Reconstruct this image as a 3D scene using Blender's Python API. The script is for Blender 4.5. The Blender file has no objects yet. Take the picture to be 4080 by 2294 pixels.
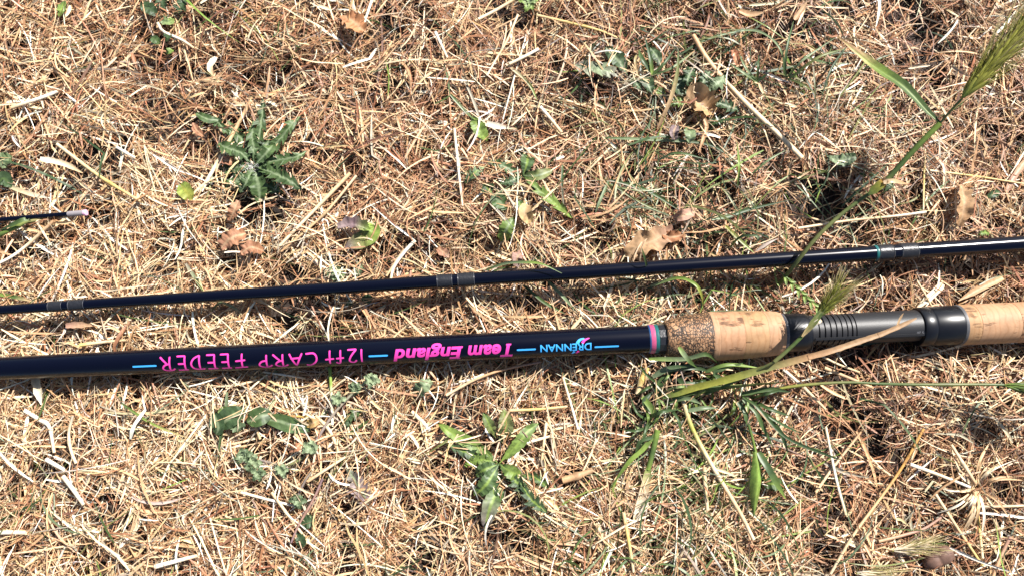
import bpy, bmesh, math, random
import numpy as np
from mathutils import Vector, Matrix

random.seed(7)
RNG = np.random.default_rng(11)
C = bpy.context.scene.collection
SC = bpy.context.scene

# ------------------------------------------------------------------ camera
W_PX, H_PX = 4080.0, 2294.0
LENS, TILT, DIST = 26.0, math.radians(10), 0.440
F_PX = W_PX * LENS / 36.0
CAM = Vector((0, -DIST * math.sin(TILT), DIST * math.cos(TILT)))
cam_d = bpy.data.cameras.new('camera')
cam = bpy.data.objects.new('camera', cam_d)
C.objects.link(cam)
cam.location = CAM
cam.rotation_euler = (TILT, 0, 0)
cam_d.lens, cam_d.sensor_width, cam_d.sensor_fit = LENS, 36.0, 'HORIZONTAL'
cam_d.clip_start, cam_d.clip_end = 0.01, 400
cam_d.dof.use_dof = True
cam_d.dof.focus_distance = DIST - 0.022
cam_d.dof.aperture_fstop = 11.0
SC.camera = cam

# ------------------------------------------------------------------ light
SUN_EL, SUN_AZ = math.radians(47), math.radians(44)      # azimuth: clockwise from +Y
SUN = Vector((math.cos(SUN_EL) * math.sin(SUN_AZ), math.cos(SUN_EL) * math.cos(SUN_AZ), math.sin(SUN_EL)))
world = bpy.data.worlds.new('World')
SC.world = world
world.use_nodes = True
nt = world.node_tree
bg = nt.nodes['Background']
sky = nt.nodes.new('ShaderNodeTexSky')
sky.sky_type = 'NISHITA'
sky.sun_disc = False
sky.sun_elevation = SUN_EL
sky.sun_rotation = SUN_AZ
nt.links.new(sky.outputs[0], bg.inputs[0])
bg.inputs[1].default_value = 0.05
sun_d = bpy.data.lights.new('sun', 'SUN')
sun_d.energy, sun_d.angle, sun_d.color = 5.0, math.radians(0.5), (1.0, 0.955, 0.90)
sun = bpy.data.objects.new('sun', sun_d)
C.objects.link(sun)
sun.location = SUN * 3
sun.rotation_euler = SUN.to_track_quat('Z', 'Y').to_euler()
SC.view_settings.view_transform = 'Standard'
SC.view_settings.look = 'None'
SC.view_settings.gamma = 1.0
SC.view_settings.use_curve_mapping = False
SC.view_settings.exposure = 1.15
SC.cycles.max_bounces = 6
SC.cycles.transmission_bounces = 4

# ------------------------------------------------------------------ helpers
def at(px, py, z=0.0):
    """point of the place at height z that the photograph shows at px, py"""
    u, v = (px - W_PX / 2) / F_PX, (H_PX / 2 - py) / F_PX
    ct, st = math.cos(TILT), math.sin(TILT)
    d = Vector((u, v * ct + st, v * st - ct))
    return CAM + d * ((z - CAM.z) / d.z)

def project(p):
    ct, st = math.cos(TILT), math.sin(TILT)
    q = Vector(p) - CAM
    X, Y, Z = q.x, q.y * ct + q.z * st, -q.y * st + q.z * ct
    return W_PX / 2 + F_PX * X / -Z, H_PX / 2 - F_PX * Y / -Z, -Z

def px_len(n, z=0.012):
    return n * (CAM.z - z) / math.cos(TILT) / F_PX

def tag(o, label=None, cat=None, group=None, kind=None):
    if label: o['label'] = label
    if cat: o['category'] = cat
    if group: o['group'] = group
    if kind: o['kind'] = kind
    return o

def link(name, me, mats, parent=None):
    o = bpy.data.objects.new(name, me)
    C.objects.link(o)
    for m in (mats if isinstance(mats, (list, tuple)) else [mats]):
        if m: me.materials.append(m)
    if parent: o.parent = parent
    return o

def empty(name, loc=(0, 0, 0)):
    o = bpy.data.objects.new(name, None)
    C.objects.link(o)
    o.location = loc
    o.empty_display_size = 0.01
    return o

def mesh_np(name, V, Q, col=None, smooth=False, T=None):
    """mesh from numpy: V n x 3, Q quads m x 4, T triangles, col n x 3"""
    me = bpy.data.meshes.new(name)
    V = np.asarray(V, dtype=np.float32)
    Q = np.asarray(Q, dtype=np.int32).reshape(-1, 4) if Q is not None and len(Q) else np.zeros((0, 4), np.int32)
    T = np.asarray(T, dtype=np.int32).reshape(-1, 3) if T is not None and len(T) else np.zeros((0, 3), np.int32)
    me.vertices.add(len(V))
    me.vertices.foreach_set('co', V.ravel())
    nl = Q.size + T.size
    me.loops.add(nl)
    me.loops.foreach_set('vertex_index', np.concatenate([Q.ravel(), T.ravel()]))
    npoly = len(Q) + len(T)
    me.polygons.add(npoly)
    starts = np.concatenate([np.arange(len(Q)) * 4, Q.size + np.arange(len(T)) * 3]).astype(np.int32)
    totals = np.concatenate([np.full(len(Q), 4), np.full(len(T), 3)]).astype(np.int32)
    me.polygons.foreach_set('loop_start', starts)
    me.polygons.foreach_set('loop_total', totals)
    me.polygons.foreach_set('use_smooth', np.full(npoly, bool(smooth)))
    me.update(calc_edges=True)
    if col is not None:
        a = me.color_attributes.new('col', 'FLOAT_COLOR', 'POINT')
        c4 = np.ones((len(V), 4), np.float32)
        c4[:, :3] = col
        a.data.foreach_set('color', c4.ravel())
    me.validate()
    return me

# ------------------------------------------------------------------ materials
def new_mat(name):
    m = bpy.data.materials.new(name)
    m.use_nodes = True
    t = m.node_tree
    return m, t, t.nodes, t.nodes['Principled BSDF'], t.nodes['Material Output']

def plain(name, col, rough=0.5, spec=0.5, coat=0.0, metal=0.0, noise=0.0, nscale=300, bump=0.0):
    m, t, n, b, out = new_mat(name)
    b.inputs['Base Color'].default_value = (*col, 1)
    b.inputs['Roughness'].default_value = rough
    b.inputs['Specular IOR Level'].default_value = spec
    b.inputs['Coat Weight'].default_value = coat
    b.inputs['Coat Roughness'].default_value = 0.12
    b.inputs['Metallic'].default_value = metal
    if noise or bump:
        tc = n.new('ShaderNodeTexCoord')
        nz = n.new('ShaderNodeTexNoise')
        nz.inputs['Scale'].default_value = nscale
        nz.inputs['Detail'].default_value = 6
        t.links.new(tc.outputs['Object'], nz.inputs['Vector'])
        if noise:
            mr = n.new('ShaderNodeMapRange')
            mr.inputs[3].default_value, mr.inputs[4].default_value = 1 - noise, 1 + noise
            t.links.new(nz.outputs[0], mr.inputs[0])
            hs = n.new('ShaderNodeHueSaturation')
            hs.inputs['Color'].default_value = (*col, 1)
            t.links.new(mr.outputs[0], hs.inputs['Value'])
            t.links.new(hs.outputs[0], b.inputs['Base Color'])
        if bump:
            bp = n.new('ShaderNodeBump')
            bp.inputs['Strength'].default_value = bump
            bp.inputs['Distance'].default_value = 0.0004
            t.links.new(nz.outputs[0], bp.inputs['Height'])
            t.links.new(bp.outputs[0], b.inputs['Normal'])
    return m

def vegetation(name, rough=0.55, transl=0.3, spec=0.3, nscale=900, namp=0.22, streak=True):
    """albedo from the mesh attribute 'col' with fine mottling; thin tissue lets some light through"""
    m, t, n, b, out = new_mat(name)
    at_ = n.new('ShaderNodeAttribute')
    at_.attribute_name = 'col'
    tc = n.new('ShaderNodeTexCoord')
    nz = n.new('ShaderNodeTexNoise')
    nz.inputs['Scale'].default_value = nscale
    nz.inputs['Detail'].default_value = 5
    t.links.new(tc.outputs['Object'], nz.inputs['Vector'])
    mr = n.new('ShaderNodeMapRange')
    mr.inputs[1].default_value, mr.inputs[2].default_value = 0.25, 0.75
    mr.inputs[3].default_value, mr.inputs[4].default_value = 1 - namp, 1 + namp
    t.links.new(nz.outputs[0], mr.inputs[0])
    hs = n.new('ShaderNodeHueSaturation')
    t.links.new(at_.outputs['Color'], hs.inputs['Color'])
    t.links.new(mr.outputs[0], hs.inputs['Value'])
    t.links.new(hs.outputs[0], b.inputs['Base Color'])
    b.inputs['Roughness'].default_value = rough
    b.inputs['Specular IOR Level'].default_value = spec
    tr = n.new('ShaderNodeBsdfTranslucent')
    t.links.new(hs.outputs[0], tr.inputs['Color'])
    mx = n.new('ShaderNodeMixShader')
    mx.inputs[0].default_value = transl
    t.links.new(b.outputs[0], mx.inputs[1])
    t.links.new(tr.outputs[0], mx.inputs[2])
    t.links.new(mx.outputs[0], out.inputs['Surface'])
    return m

M = {}
M['straw'] = vegetation('dry_straw', 0.5, 0.08, 0.35, 700, 0.25)
M['green'] = vegetation('green_blade', 0.42, 0.28, 0.45, 500, 0.2)
M['leaf'] = vegetation('weed_leaf', 0.5, 0.2, 0.4, 420, 0.35)
M['dead'] = vegetation('dead_leaf', 0.6, 0.22, 0.25, 350, 0.3)
M['blank'] = plain('rod_blank', (0.0012, 0.0018, 0.007), 0.20, 0.34, 0.0)
M['wrap'] = plain('whipping_thread', (0.015, 0.016, 0.020), 0.36, 0.4, 0.0, noise=0.5, nscale=900, bump=0.4)
M['wrap_edge'] = plain('varnish_edge', (0.05, 0.052, 0.06), 0.25, 0.6, 0.2)
M['teal'] = plain('teal_whipping', (0.015, 0.11, 0.11), 0.35, 0.5, noise=0.3, nscale=900)
M['pink_ring'] = plain('pink_whipping', (0.42, 0.07, 0.16), 0.35, 0.5, noise=0.3, nscale=900)
M['blue_edge'] = plain('blue_whipping', (0.01, 0.05, 0.14), 0.3, 0.5)
M['pink_ink'] = plain('pink_ink', (0.72, 0.05, 0.34), 0.4, 0.4)
M['blue_ink'] = plain('blue_ink', (0.05, 0.36, 0.80), 0.4, 0.4)
M['plastic'] = plain('black_plastic', (0.006, 0.0065, 0.009), 0.33, 0.4, 0.0, noise=0.3, nscale=500)
M['seat'] = plain('reel_seat_grey', (0.019, 0.019, 0.021), 0.46, 0.4, noise=0.12, nscale=1500, bump=0.12)
M['seat_mark'] = plain('moulded_mark', (0.14, 0.14, 0.15), 0.4)
M['collar'] = plain('grey_rubber_ring', (0.085, 0.085, 0.09), 0.5, noise=0.3, nscale=900)
M['pale_tip'] = plain('pale_sleeve', (0.24, 0.22, 0.23), 0.5, noise=0.1)
M['pink_tip'] = plain('pink_end_cap', (0.75, 0.42, 0.58), 0.5)
M['metal'] = plain('guide_metal', (0.10, 0.10, 0.11), 0.3, 0.5, 0, 0.9)

def cork_mat(name, base, dark, pits=0.6, seed=0.0):
    m, t, n, b, out = new_mat(name)
    tc = n.new('ShaderNodeTexCoord')
    mp = n.new('ShaderNodeMapping')
    mp.inputs['Location'].default_value = (seed, seed * 0.7, seed * 1.3)
    t.links.new(tc.outputs['Object'], mp.inputs['Vector'])
    # growth bands that run round the grip, faintly wavy
    wv = n.new('ShaderNodeTexWave')
    wv.wave_type, wv.bands_direction = 'BANDS', 'X'
    wv.inputs['Scale'].default_value = 95
    wv.inputs['Distortion'].default_value = 5.5
    wv.inputs['Detail'].default_value = 3
    wv.inputs['Detail Scale'].default_value = 1.2
    t.links.new(mp.outputs[0], wv.inputs['Vector'])
    nz = n.new('ShaderNodeTexNoise')
    nz.inputs['Scale'].default_value = 160
    nz.inputs['Detail'].default_value = 8
    nz.inputs['Roughness'].default_value = 0.65
    t.links.new(mp.outputs[0], nz.inputs['Vector'])
    r1 = n.new('ShaderNodeValToRGB')
    r1.color_ramp.elements[0].position, r1.color_ramp.elements[1].position = 0.3, 0.7
    r1.color_ramp.elements[0].color = (*[c * 0.78 for c in base], 1)
    r1.color_ramp.elements[1].color = (*[min(1, c * 1.12) for c in base], 1)
    t.links.new(nz.outputs[0], r1.inputs[0])
    r2 = n.new('ShaderNodeValToRGB')
    r2.color_ramp.elements[0].position, r2.color_ramp.elements[1].position = 0.0, 0.35
    r2.color_ramp.elements[0].color, r2.color_ramp.elements[1].color = (0.90, 0.86, 0.82, 1), (1, 1, 1, 1)
    t.links.new(wv.outputs[0], r2.inputs[0])
    mu = n.new('ShaderNodeMixRGB')
    mu.blend_type = 'MULTIPLY'
    mu.inputs[0].default_value = 1
    t.links.new(r1.outputs[0], mu.inputs[1])
    t.links.new(r2.outputs[0], mu.inputs[2])
    # lenticel pits: stretched along the axis
    mp2 = n.new('ShaderNodeMapping')
    mp2.inputs['Scale'].default_value = (0.22, 1, 1)
    t.links.new(mp.outputs[0], mp2.inputs['Vector'])
    pn = n.new('ShaderNodeTexNoise')
    pn.inputs['Scale'].default_value = 420
    pn.inputs['Detail'].default_value = 7
    pn.inputs['Roughness'].default_value = 0.7
    t.links.new(mp2.outputs[0], pn.inputs['Vector'])
    pn2 = n.new('ShaderNodeTexNoise')
    pn2.inputs['Scale'].default_value = 95
    t.links.new(mp.outputs[0], pn2.inputs['Vector'])
    pm = n.new('ShaderNodeMath')
    pm.operation = 'ADD'
    t.links.new(pn.outputs[0], pm.inputs[0])
    t.links.new(pn2.outputs[0], pm.inputs[1])
    pr = n.new('ShaderNodeMapRange')
    pr.inputs[1].default_value, pr.inputs[2].default_value = 1.13, 1.25
    pr.inputs[3].default_value, pr.inputs[4].default_value = 0.0, pits
    t.links.new(pm.outputs[0], pr.inputs[0])
    mx = n.new('ShaderNodeMixRGB')
    t.links.new(pr.outputs[0], mx.inputs[0])
    t.links.new(mu.outputs[0], mx.inputs[1])
    mx.inputs[2].default_value = (*dark, 1)
    t.links.new(mx.outputs[0], b.inputs['Base Color'])
    bp = n.new('ShaderNodeBump')
    bp.invert = True
    bp.inputs['Strength'].default_value = 0.5
    bp.inputs['Distance'].default_value = 0.0005
    t.links.new(pr.outputs[0], bp.inputs['Height'])
    t.links.new(bp.outputs[0], b.inputs['Normal'])
    b.inputs['Roughness'].default_value = 0.6
    b.inputs['Specular IOR Level'].default_value = 0.25
    return m

M['cork0'] = cork_mat('cork_warm', (0.40, 0.235, 0.12), (0.07, 0.035, 0.018), 0.75, 0.0)
M['cork1'] = cork_mat('cork_pale', (0.42, 0.245, 0.14), (0.09, 0.045, 0.02), 0.75, 3.1)
M['cork2'] = cork_mat('cork_rosy', (0.40, 0.225, 0.125), (0.07, 0.035, 0.02), 0.85, 7.7)

def rubber_cork_mat():
    m, t, n, b, out = new_mat('rubberised_cork')
    tc = n.new('ShaderNodeTexCoord')
    nz = n.new('ShaderNodeTexNoise')
    nz.inputs['Scale'].default_value = 260
    t.links.new(tc.outputs['Object'], nz.inputs['Vector'])
    ad = n.new('ShaderNodeMixRGB')
    ad.blend_type = 'LINEAR_LIGHT'
    ad.inputs[0].default_value = 0.0022
    t.links.new(tc.outputs['Object'], ad.inputs[1])
    t.links.new(nz.outputs['Color'], ad.inputs[2])
    mp = n.new('ShaderNodeMapping')
    mp.inputs['Scale'].default_value = (1.25, 0.8, 0.8)
    t.links.new(ad.outputs[0], mp.inputs['Vector'])
    v = n.new('ShaderNodeTexVoronoi')
    v.feature = 'DISTANCE_TO_EDGE'
    v.inputs['Scale'].default_value = 560
    t.links.new(mp.outputs[0], v.inputs['Vector'])
    vc = n.new('ShaderNodeTexVoronoi')
    vc.inputs['Scale'].default_value = 560
    t.links.new(mp.outputs[0], vc.inputs['Vector'])
    sp = n.new('ShaderNodeSeparateColor')
    t.links.new(vc.outputs['Color'], sp.inputs[0])
    r = n.new('ShaderNodeValToRGB')
    r.color_ramp.elements[0].color = (0.26, 0.13, 0.06, 1)
    r.color_ramp.elements[1].color = (0.42, 0.245, 0.13, 1)
    t.links.new(sp.outputs[0], r.inputs[0])
    n2 = n.new('ShaderNodeTexNoise')
    n2.inputs['Scale'].default_value = 120
    t.links.new(tc.outputs['Object'], n2.inputs['Vector'])
    th = n.new('ShaderNodeMapRange')
    th.inputs[1].default_value, th.inputs[2].default_value = 0.35, 0.7
    th.inputs[3].default_value, th.inputs[4].default_value = 0.12, 0.36
    t.links.new(n2.outputs[0], th.inputs[0])
    lt = n.new('ShaderNodeMath')
    lt.operation = 'DIVIDE'
    t.links.new(v.outputs['Distance'], lt.inputs[0])
    t.links.new(th.outputs[0], lt.inputs[1])
    lt.use_clamp = True
    pw = n.new('ShaderNodeMath')
    pw.operation = 'POWER'
    pw.inputs[1].default_value = 1.6
    t.links.new(lt.outputs[0], pw.inputs[0])
    mx = n.new('ShaderNodeMixRGB')
    t.links.new(pw.outputs[0], mx.inputs[0])
    mx.inputs[1].default_value = (0.018, 0.012, 0.008, 1)
    t.links.new(r.outputs[0], mx.inputs[2])
    t.links.new(mx.outputs[0], b.inputs['Base Color'])
    bp = n.new('ShaderNodeBump')
    bp.inputs['Strength'].default_value = 0.35
    bp.inputs['Distance'].default_value = 0.0004
    t.links.new(pw.outputs[0], bp.inputs['Height'])
    t.links.new(bp.outputs[0], b.inputs['Normal'])
    b.inputs['Roughness'].default_value = 0.55
    return m
M['rubber_cork'] = rubber_cork_mat()

def soil_mat():
    m, t, n, b, out = new_mat('soil')
    tc = n.new('ShaderNodeTexCoord')
    nz = n.new('ShaderNodeTexNoise')
    nz.inputs['Scale'].default_value = 130
    nz.inputs['Detail'].default_value = 10
    t.links.new(tc.outputs['Object'], nz.inputs['Vector'])
    r = n.new('ShaderNodeValToRGB')
    r.color_ramp.elements[0].position, r.color_ramp.elements[1].position = 0.3, 0.75
    r.color_ramp.elements[0].color = (0.010, 0.007, 0.0055, 1)
    r.color_ramp.elements[1].color = (0.050, 0.032, 0.023, 1)
    t.links.new(nz.outputs[0], r.inputs[0])
    # straw lying over the soil beyond the modelled litter
    mp = n.new('ShaderNodeMapping')
    mp.inputs['Scale'].default_value = (1, 3, 1)
    t.links.new(tc.outputs['Object'], mp.inputs['Vector'])
    s = n.new('ShaderNodeTexNoise')
    s.inputs['Scale'].default_value = 60
    s.inputs['Detail'].default_value = 12
    s.inputs['Roughness'].default_value = 0.8
    t.links.new(mp.outputs[0], s.inputs['Vector'])
    r2 = n.new('ShaderNodeValToRGB')
    r2.color_ramp.elements[0].position, r2.color_ramp.elements[1].position = 0.35, 0.65
    r2.color_ramp.elements[0].color = (0.07, 0.04, 0.02, 1)
    r2.color_ramp.elements[1].color = (0.48, 0.34, 0.19, 1)
    t.links.new(s.outputs[0], r2.inputs[0])
    ln = n.new('ShaderNodeVectorMath')
    ln.operation = 'LENGTH'
    t.links.new(tc.outputs['Object'], ln.inputs[0])
    mr = n.new('ShaderNodeMapRange')
    mr.inputs[1].default_value, mr.inputs[2].default_value = 0.50, 0.62
    t.links.new(ln.outputs['Value'], mr.inputs[0])
    mx = n.new('ShaderNodeMixRGB')
    t.links.new(mr.outputs[0], mx.inputs[0])
    t.links.new(r.outputs[0], mx.inputs[1])
    t.links.new(r2.outputs[0], mx.inputs[2])
    t.links.new(mx.outputs[0], b.inputs['Base Color'])
    bp = n.new('ShaderNodeBump')
    bp.inputs['Distance'].default_value = 0.003
    t.links.new(nz.outputs[0], bp.inputs['Height'])
    t.links.new(bp.outputs[0], b.inputs['Normal'])
    b.inputs['Roughness'].default_value = 0.95
    return m
M['soil'] = soil_mat()

# ------------------------------------------------------------------ value noise / ground height
class Noise:
    def __init__(s, seed, n=128):
        s.n = n
        s.g = np.random.default_rng(seed).random((n, n))
    def __call__(s, x, y, cell):
        x, y = np.asarray(x) / cell, np.asarray(y) / cell
        i, j = np.floor(x).astype(int), np.floor(y).astype(int)
        fx, fy = x - i, y - j
        fx, fy = fx * fx * (3 - 2 * fx), fy * fy * (3 - 2 * fy)
        n = s.n
        a, b = s.g[i % n, j % n], s.g[(i + 1) % n, j % n]
        c, d = s.g[i % n, (j + 1) % n], s.g[(i + 1) % n, (j + 1) % n]
        return (a * (1 - fx) + b * fx) * (1 - fy) + (c * (1 - fx) + d * fx) * fy
N1, N2, N3, N4, N5, N6 = [Noise(s) for s in (1, 2, 3, 4, 5, 6)]

def soil_h(x, y):
    return (N1(x, y, 0.045) - 0.5) * 0.006 + (N2(x, y, 0.013) - 0.5) * 0.003 - 0.002

def thatch_h(x, y):
    """height of the top of the matted dry grass"""
    return 0.0115 + (N1(x, y, 0.045) - 0.5) * 0.008 + (N3(x, y, 0.018) - 0.5) * 0.0085 + (N4(x, y, 0.008) - 0.5) * 0.004

def top_at(px, py):
    p = at(px, py, 0.01)
    return float(thatch_h(p.x, p.y))

# ground sheet: fine grid under the picture, growing cells out to the horizon
def axis_coords(inner, step):
    a = list(np.arange(-inner, inner + 1e-9, step))
    g, d = inner, step
    while g < 60:
        d *= 1.45
        g += d
        a += [g]
        a = [-g] + a
    return np.array(a)
gx, gy = axis_coords(0.42, 0.006), axis_coords(0.30, 0.006)
GX, GY = np.meshgrid(gx, gy, indexing='ij')
fade = np.clip(1.5 - np.maximum(np.abs(GX), np.abs(GY)) / 0.6, 0, 1)
GZ = soil_h(GX, GY) * fade
gi = np.arange(GX.size).reshape(GX.shape)
gq = np.stack([gi[:-1, :-1], gi[1:, :-1], gi[1:, 1:], gi[:-1, 1:]], -1).reshape(-1, 4)
tag(link('ground', mesh_np('ground', np.stack([GX, GY, GZ], -1).reshape(-1, 3), gq, smooth=True), M['soil']), kind='structure')

# ------------------------------------------------------------------ fishing rods
class Axis:
    """straight axis of a rod: seen at pixel a and pixel b with its centre at heights za, zb"""
    def __init__(s, a, za, b, zb):
        s.o = at(*a, za)
        e = at(*b, zb)
        s.d = (e - s.o).normalized()
        s.y = Vector((0, 0, 1)).cross(s.d).normalized()
        s.z = s.d.cross(s.y).normalized()
        m = Matrix((s.d, s.y, s.z)).transposed().to_4x4()
        m.translation = s.o
        s.m = m
    def s(s, px):
        lo, hi = -1.5, 1.5
        lo = max(lo, -0.35)
        hi = 1.0
        for _ in range(50):
            mid = (lo + hi) / 2
            if project(s.o + s.d * mid)[0] < px: lo = mid
            else: hi = mid
        return lo
    def r(s, px, dia):
        return dia / 2 * project(s.o + s.d * s.s(px))[2] / F_PX

def lathe(prof, seg=40, rf=None, cap=True):
    """prof: list of (s, r); rf(s, theta, r) may vary the radius round the axis; theta from +z towards -y"""
    n = len(prof)
    th = np.linspace(0, 2 * math.pi, seg, endpoint=False)
    V = np.zeros((n, seg, 3))
    for i, (s, r) in enumerate(prof):
        rr = np.full(seg, r) if rf is None else np.array([rf(s, a, r) for a in th])
        V[i, :, 0] = s
        V[i, :, 1] = -rr * np.sin(th)
        V[i, :, 2] = rr * np.cos(th)
    idx = np.arange(n * seg).reshape(n, seg)
    nx = np.roll(idx, -1, axis=1)
    Q = np.stack([idx[:-1], nx[:-1], nx[1:], idx[1:]], -1).reshape(-1, 4)
    V = V.reshape(-1, 3)
    T = []
    if cap:
        V = np.vstack([V, [[prof[0][0], 0, 0]], [[prof[-1][0], 0, 0]]])
        a, b = n * seg, n * seg + 1
        for k in range(seg):
            k2 = (k + 1) % seg
            T.append((a, idx[0, k2], idx[0, k]))
            T.append((b, idx[-1, k], idx[-1, k2]))
    return V, Q, T

def turn(name, parent, mat, prof, seg=40, rf=None, cap=True, smooth=True):
    V, Q, T = lathe(prof, seg, rf, cap)
    me = mesh_np(name, V, Q, T=T, smooth=smooth)
    if smooth:
        try:
            me.set_sharp_from_angle(angle=math.radians(32))
        except Exception:
            pass
    return link(name, me, mat, parent)

def interp_r(tab):
    xs, ds = zip(*tab)
    return lambda px: float(np.interp(px, xs, ds))

def rod_root(name, ax, label):
    o = empty(name)
    o.matrix_world = ax.m
    return tag(o, label, 'fishing rod')

SOLIDS = []          # (axis, [(s, r) ...]) keeps the grass out of the rods

# ---- butt section with the cork handle
AXB = Axis((0, 1467), 0.0195, (4080, 1282), 0.0195)
butt = rod_root('fishing_rod_butt', AXB, 'thick dark navy butt section of a fishing rod with cork handle and pink lettering')
dB = interp_r([(-3000, 78), (0, 91), (1000, 104), (2580, 111)])
Sb = AXB.s
def Rb(px, d): return AXB.r(px, d)
S_LEFT = Sb(0) - 0.22
def blank_r(s, ax, dfun):
    return dfun(project(ax.o + ax.d * s)[0]) / 2 * project(ax.o + ax.d * s)[2] / F_PX
prof = [(s, blank_r(s, AXB, dB)) for s in np.linspace(S_LEFT, Sb(2586), 40)]
turn('blank', butt, M['blank'], prof, 64)
SOLIDS.append((AXB, prof))
r0 = Rb(2600, 114)
turn('whipping', butt, M['blue_edge'], [(Sb(2579), r0 * .97), (Sb(2581), r0), (Sb(2586), r0)], cap=False).__setitem__('label', 'thin dark blue whipping band')
turn('whipping', butt, M['pink_ring'], [(Sb(2586), r0), (Sb(2588), r0 * 1.015), (Sb(2603), r0 * 1.015), (Sb(2604), r0)], cap=False).__setitem__('label', 'pink whipping band')
turn('whipping', butt, M['teal'], [(Sb(2604), r0), (Sb(2606), r0 * 1.015), (Sb(2617), r0 * 1.015), (Sb(2618), r0)], cap=False).__setitem__('label', 'teal whipping band')
turn('winding_check', butt, M['wrap'], [(Sb(2618), r0), (Sb(2620), r0 * 1.02), (Sb(2650), r0 * 1.03), (Sb(2656), r0 * .9)], 12, cap=False, smooth=False)
# foregrip
gp = [(2648, 112), (2649, 134), (2653, 141), (2680, 154), (2710, 166), (2750, 181), (2790, 191), (2822, 195)]
gp2 = [(2822, 195), (2870, 194.5), (2930, 192), (3000, 187), (3060, 180), (3096, 173), (3102, 168), (3103, 130)]
gr = interp_r(gp[1:] + gp2[1:-1])
turn('rubberised_cork_nose', butt, M['rubber_cork'], [(Sb(p), Rb(p, d)) for p, d in gp], 56)
edges = [2822, 2846, 2942, 3036, 3104]
for k in range(4):
    a, b = edges[k], edges[k + 1]
    pr = [(Sb(a), Rb(a, gr(a)) * .9)] + [(Sb(p), Rb(p, gr(p) if 0 < j < 6 else gr(p) - 1.6)) for j, p in enumerate(np.linspace(a + .3, b - .3, 7))] + [(Sb(b), Rb(b, gr(b)) * .9)]
    turn('cork_ring', butt, M[('cork1', 'cork2', 'cork0', 'cork1')[k]], pr, 56, cap=False)
# reel seat
turn('collar', butt, M['collar'], [(Sb(3098), Rb(3100, 130)), (Sb(3099), Rb(3100, 154)), (Sb(3104), Rb(3104, 157)), (Sb(3118), Rb(3118, 156)), (Sb(3119), Rb(3119, 140))], 48)
turn('front_hood', butt, M['plastic'], [(Sb(3118), Rb(3120, 140)), (Sb(3119), Rb(3120, 151)), (Sb(3124), Rb(3124, 154)), (Sb(3190), Rb(3190, 152)), (Sb(3203), Rb(3203, 149)), (Sb(3208), Rb(3208, 143)), (Sb(3212), Rb(3212, 143)), (Sb(3213), Rb(3213, 120))], 48)
seatp = []
grooves = [3238, 3261, 3283, 3305, 3327, 3348, 3366, 3383]
for p in np.arange(3208, 3700, 1.6):
    d = 131 + (p - 3208) / 490 * 6
    gcut = min(abs(p - g) for g in grooves)
    depth = 0.0007 if gcut < 2.2 else 0.0
    seatp.append((Sb(p), Rb(p, d) - depth))
s_ridge_end = Sb(3672)
TH0 = math.radians(30)
def seat_rf(s, a, r):
    a = (a + math.pi) % (2 * math.pi) - math.pi
    if s < s_ridge_end and TH0 + .07 < a < TH0 + 1.9: return r - 0.0017
    return r
turn('reel_seat', butt, M['seat'], seatp, 128, rf=seat_rf)
def bar(name, parent, mat, ax, s0, s1, r0_, r1_, th, w, h):
    V, Q = [], []
    for s, r in ((s0, r0_), (s1, r1_)):
        for dt, dr in ((-w / 2, -.0008), (w / 2, -.0008), (w / 2, h), (-w / 2, h)):
            a = th + dt / r
            V.append((s, -(r + dr) * math.sin(a), (r + dr) * math.cos(a)))
    Q = [(0, 1, 5, 4), (1, 2, 6, 5), (2, 3, 7, 6), (3, 0, 4, 7), (3, 2, 1, 0), (4, 5, 6, 7)]
    return link(name, mesh_np(name, V, Q), mat, parent)
bar('seat_ridge', butt, M['seat'], AXB, Sb(3222), s_ridge_end, Rb(3222, 131), Rb(3672, 137), TH0 + .03, 0.0013, 0.0004)
turn('rear_hood', butt, M['plastic'], [(Sb(3648), Rb(3650, 134)), (Sb(3650), Rb(3650, 149)), (Sb(3656), Rb(3656, 155)), (Sb(3690), Rb(3690, 156)), (Sb(3696), Rb(3696, 151)), (Sb(3702), Rb(3702, 156)), (Sb(3798), Rb(3798, 159)), (Sb(3804), Rb(3804, 157)), (Sb(3805), Rb(3805, 140))], 56)
turn('collar', butt, M['collar'], [(Sb(3803), Rb(3804, 140)), (Sb(3804), Rb(3804, 159)), (Sb(3808), Rb(3808, 161.5)), (Sb(3815), Rb(3815, 162)), (Sb(3816), Rb(3816, 150))], 48)
edges = [3815, 3866, 4022, 4180, 4338, 4500, 4660, 4820, 4980, 5140, 5300]
for k in range(len(edges) - 1):
    a, b = edges[k], edges[k + 1]
    s0, s1 = Sb(a), Sb(b)
    rr = Rb(3900, 161)
    pr = [(s0, rr * .9)] + [(s0 + (s1 - s0) * j / 6 + (1e-4 if j == 0 else -1e-4 if j == 6 else 0), rr - (0.0001 if j in (0, 6) else 0)) for j in range(7)] + [(s1, rr * .9)]
    turn('cork_ring', butt, M[('cork0', 'cork1', 'cork2')[k % 3]], pr, 56, cap=False)
s_end = Sb(5300)
turn('butt_cap', butt, M['plastic'], [(s_end, Rb(3900, 140)), (s_end, Rb(3900, 163)), (s_end + .01, Rb(3900, 163)), (s_end + .016, Rb(3900, 120))], 40)
SOLIDS.append((AXB, [(Sb(p), Rb(p, d)) for p, d in [(2586, 114), (2648, 116)] + gp[1:] + gp2[1:-1]] +
               [(Sb(p), Rb(p, d)) for p, d in [(3119, 155), (3208, 150), (3215, 135), (3648, 138), (3652, 157), (3810, 162), (5300, 164)]]))

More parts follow.
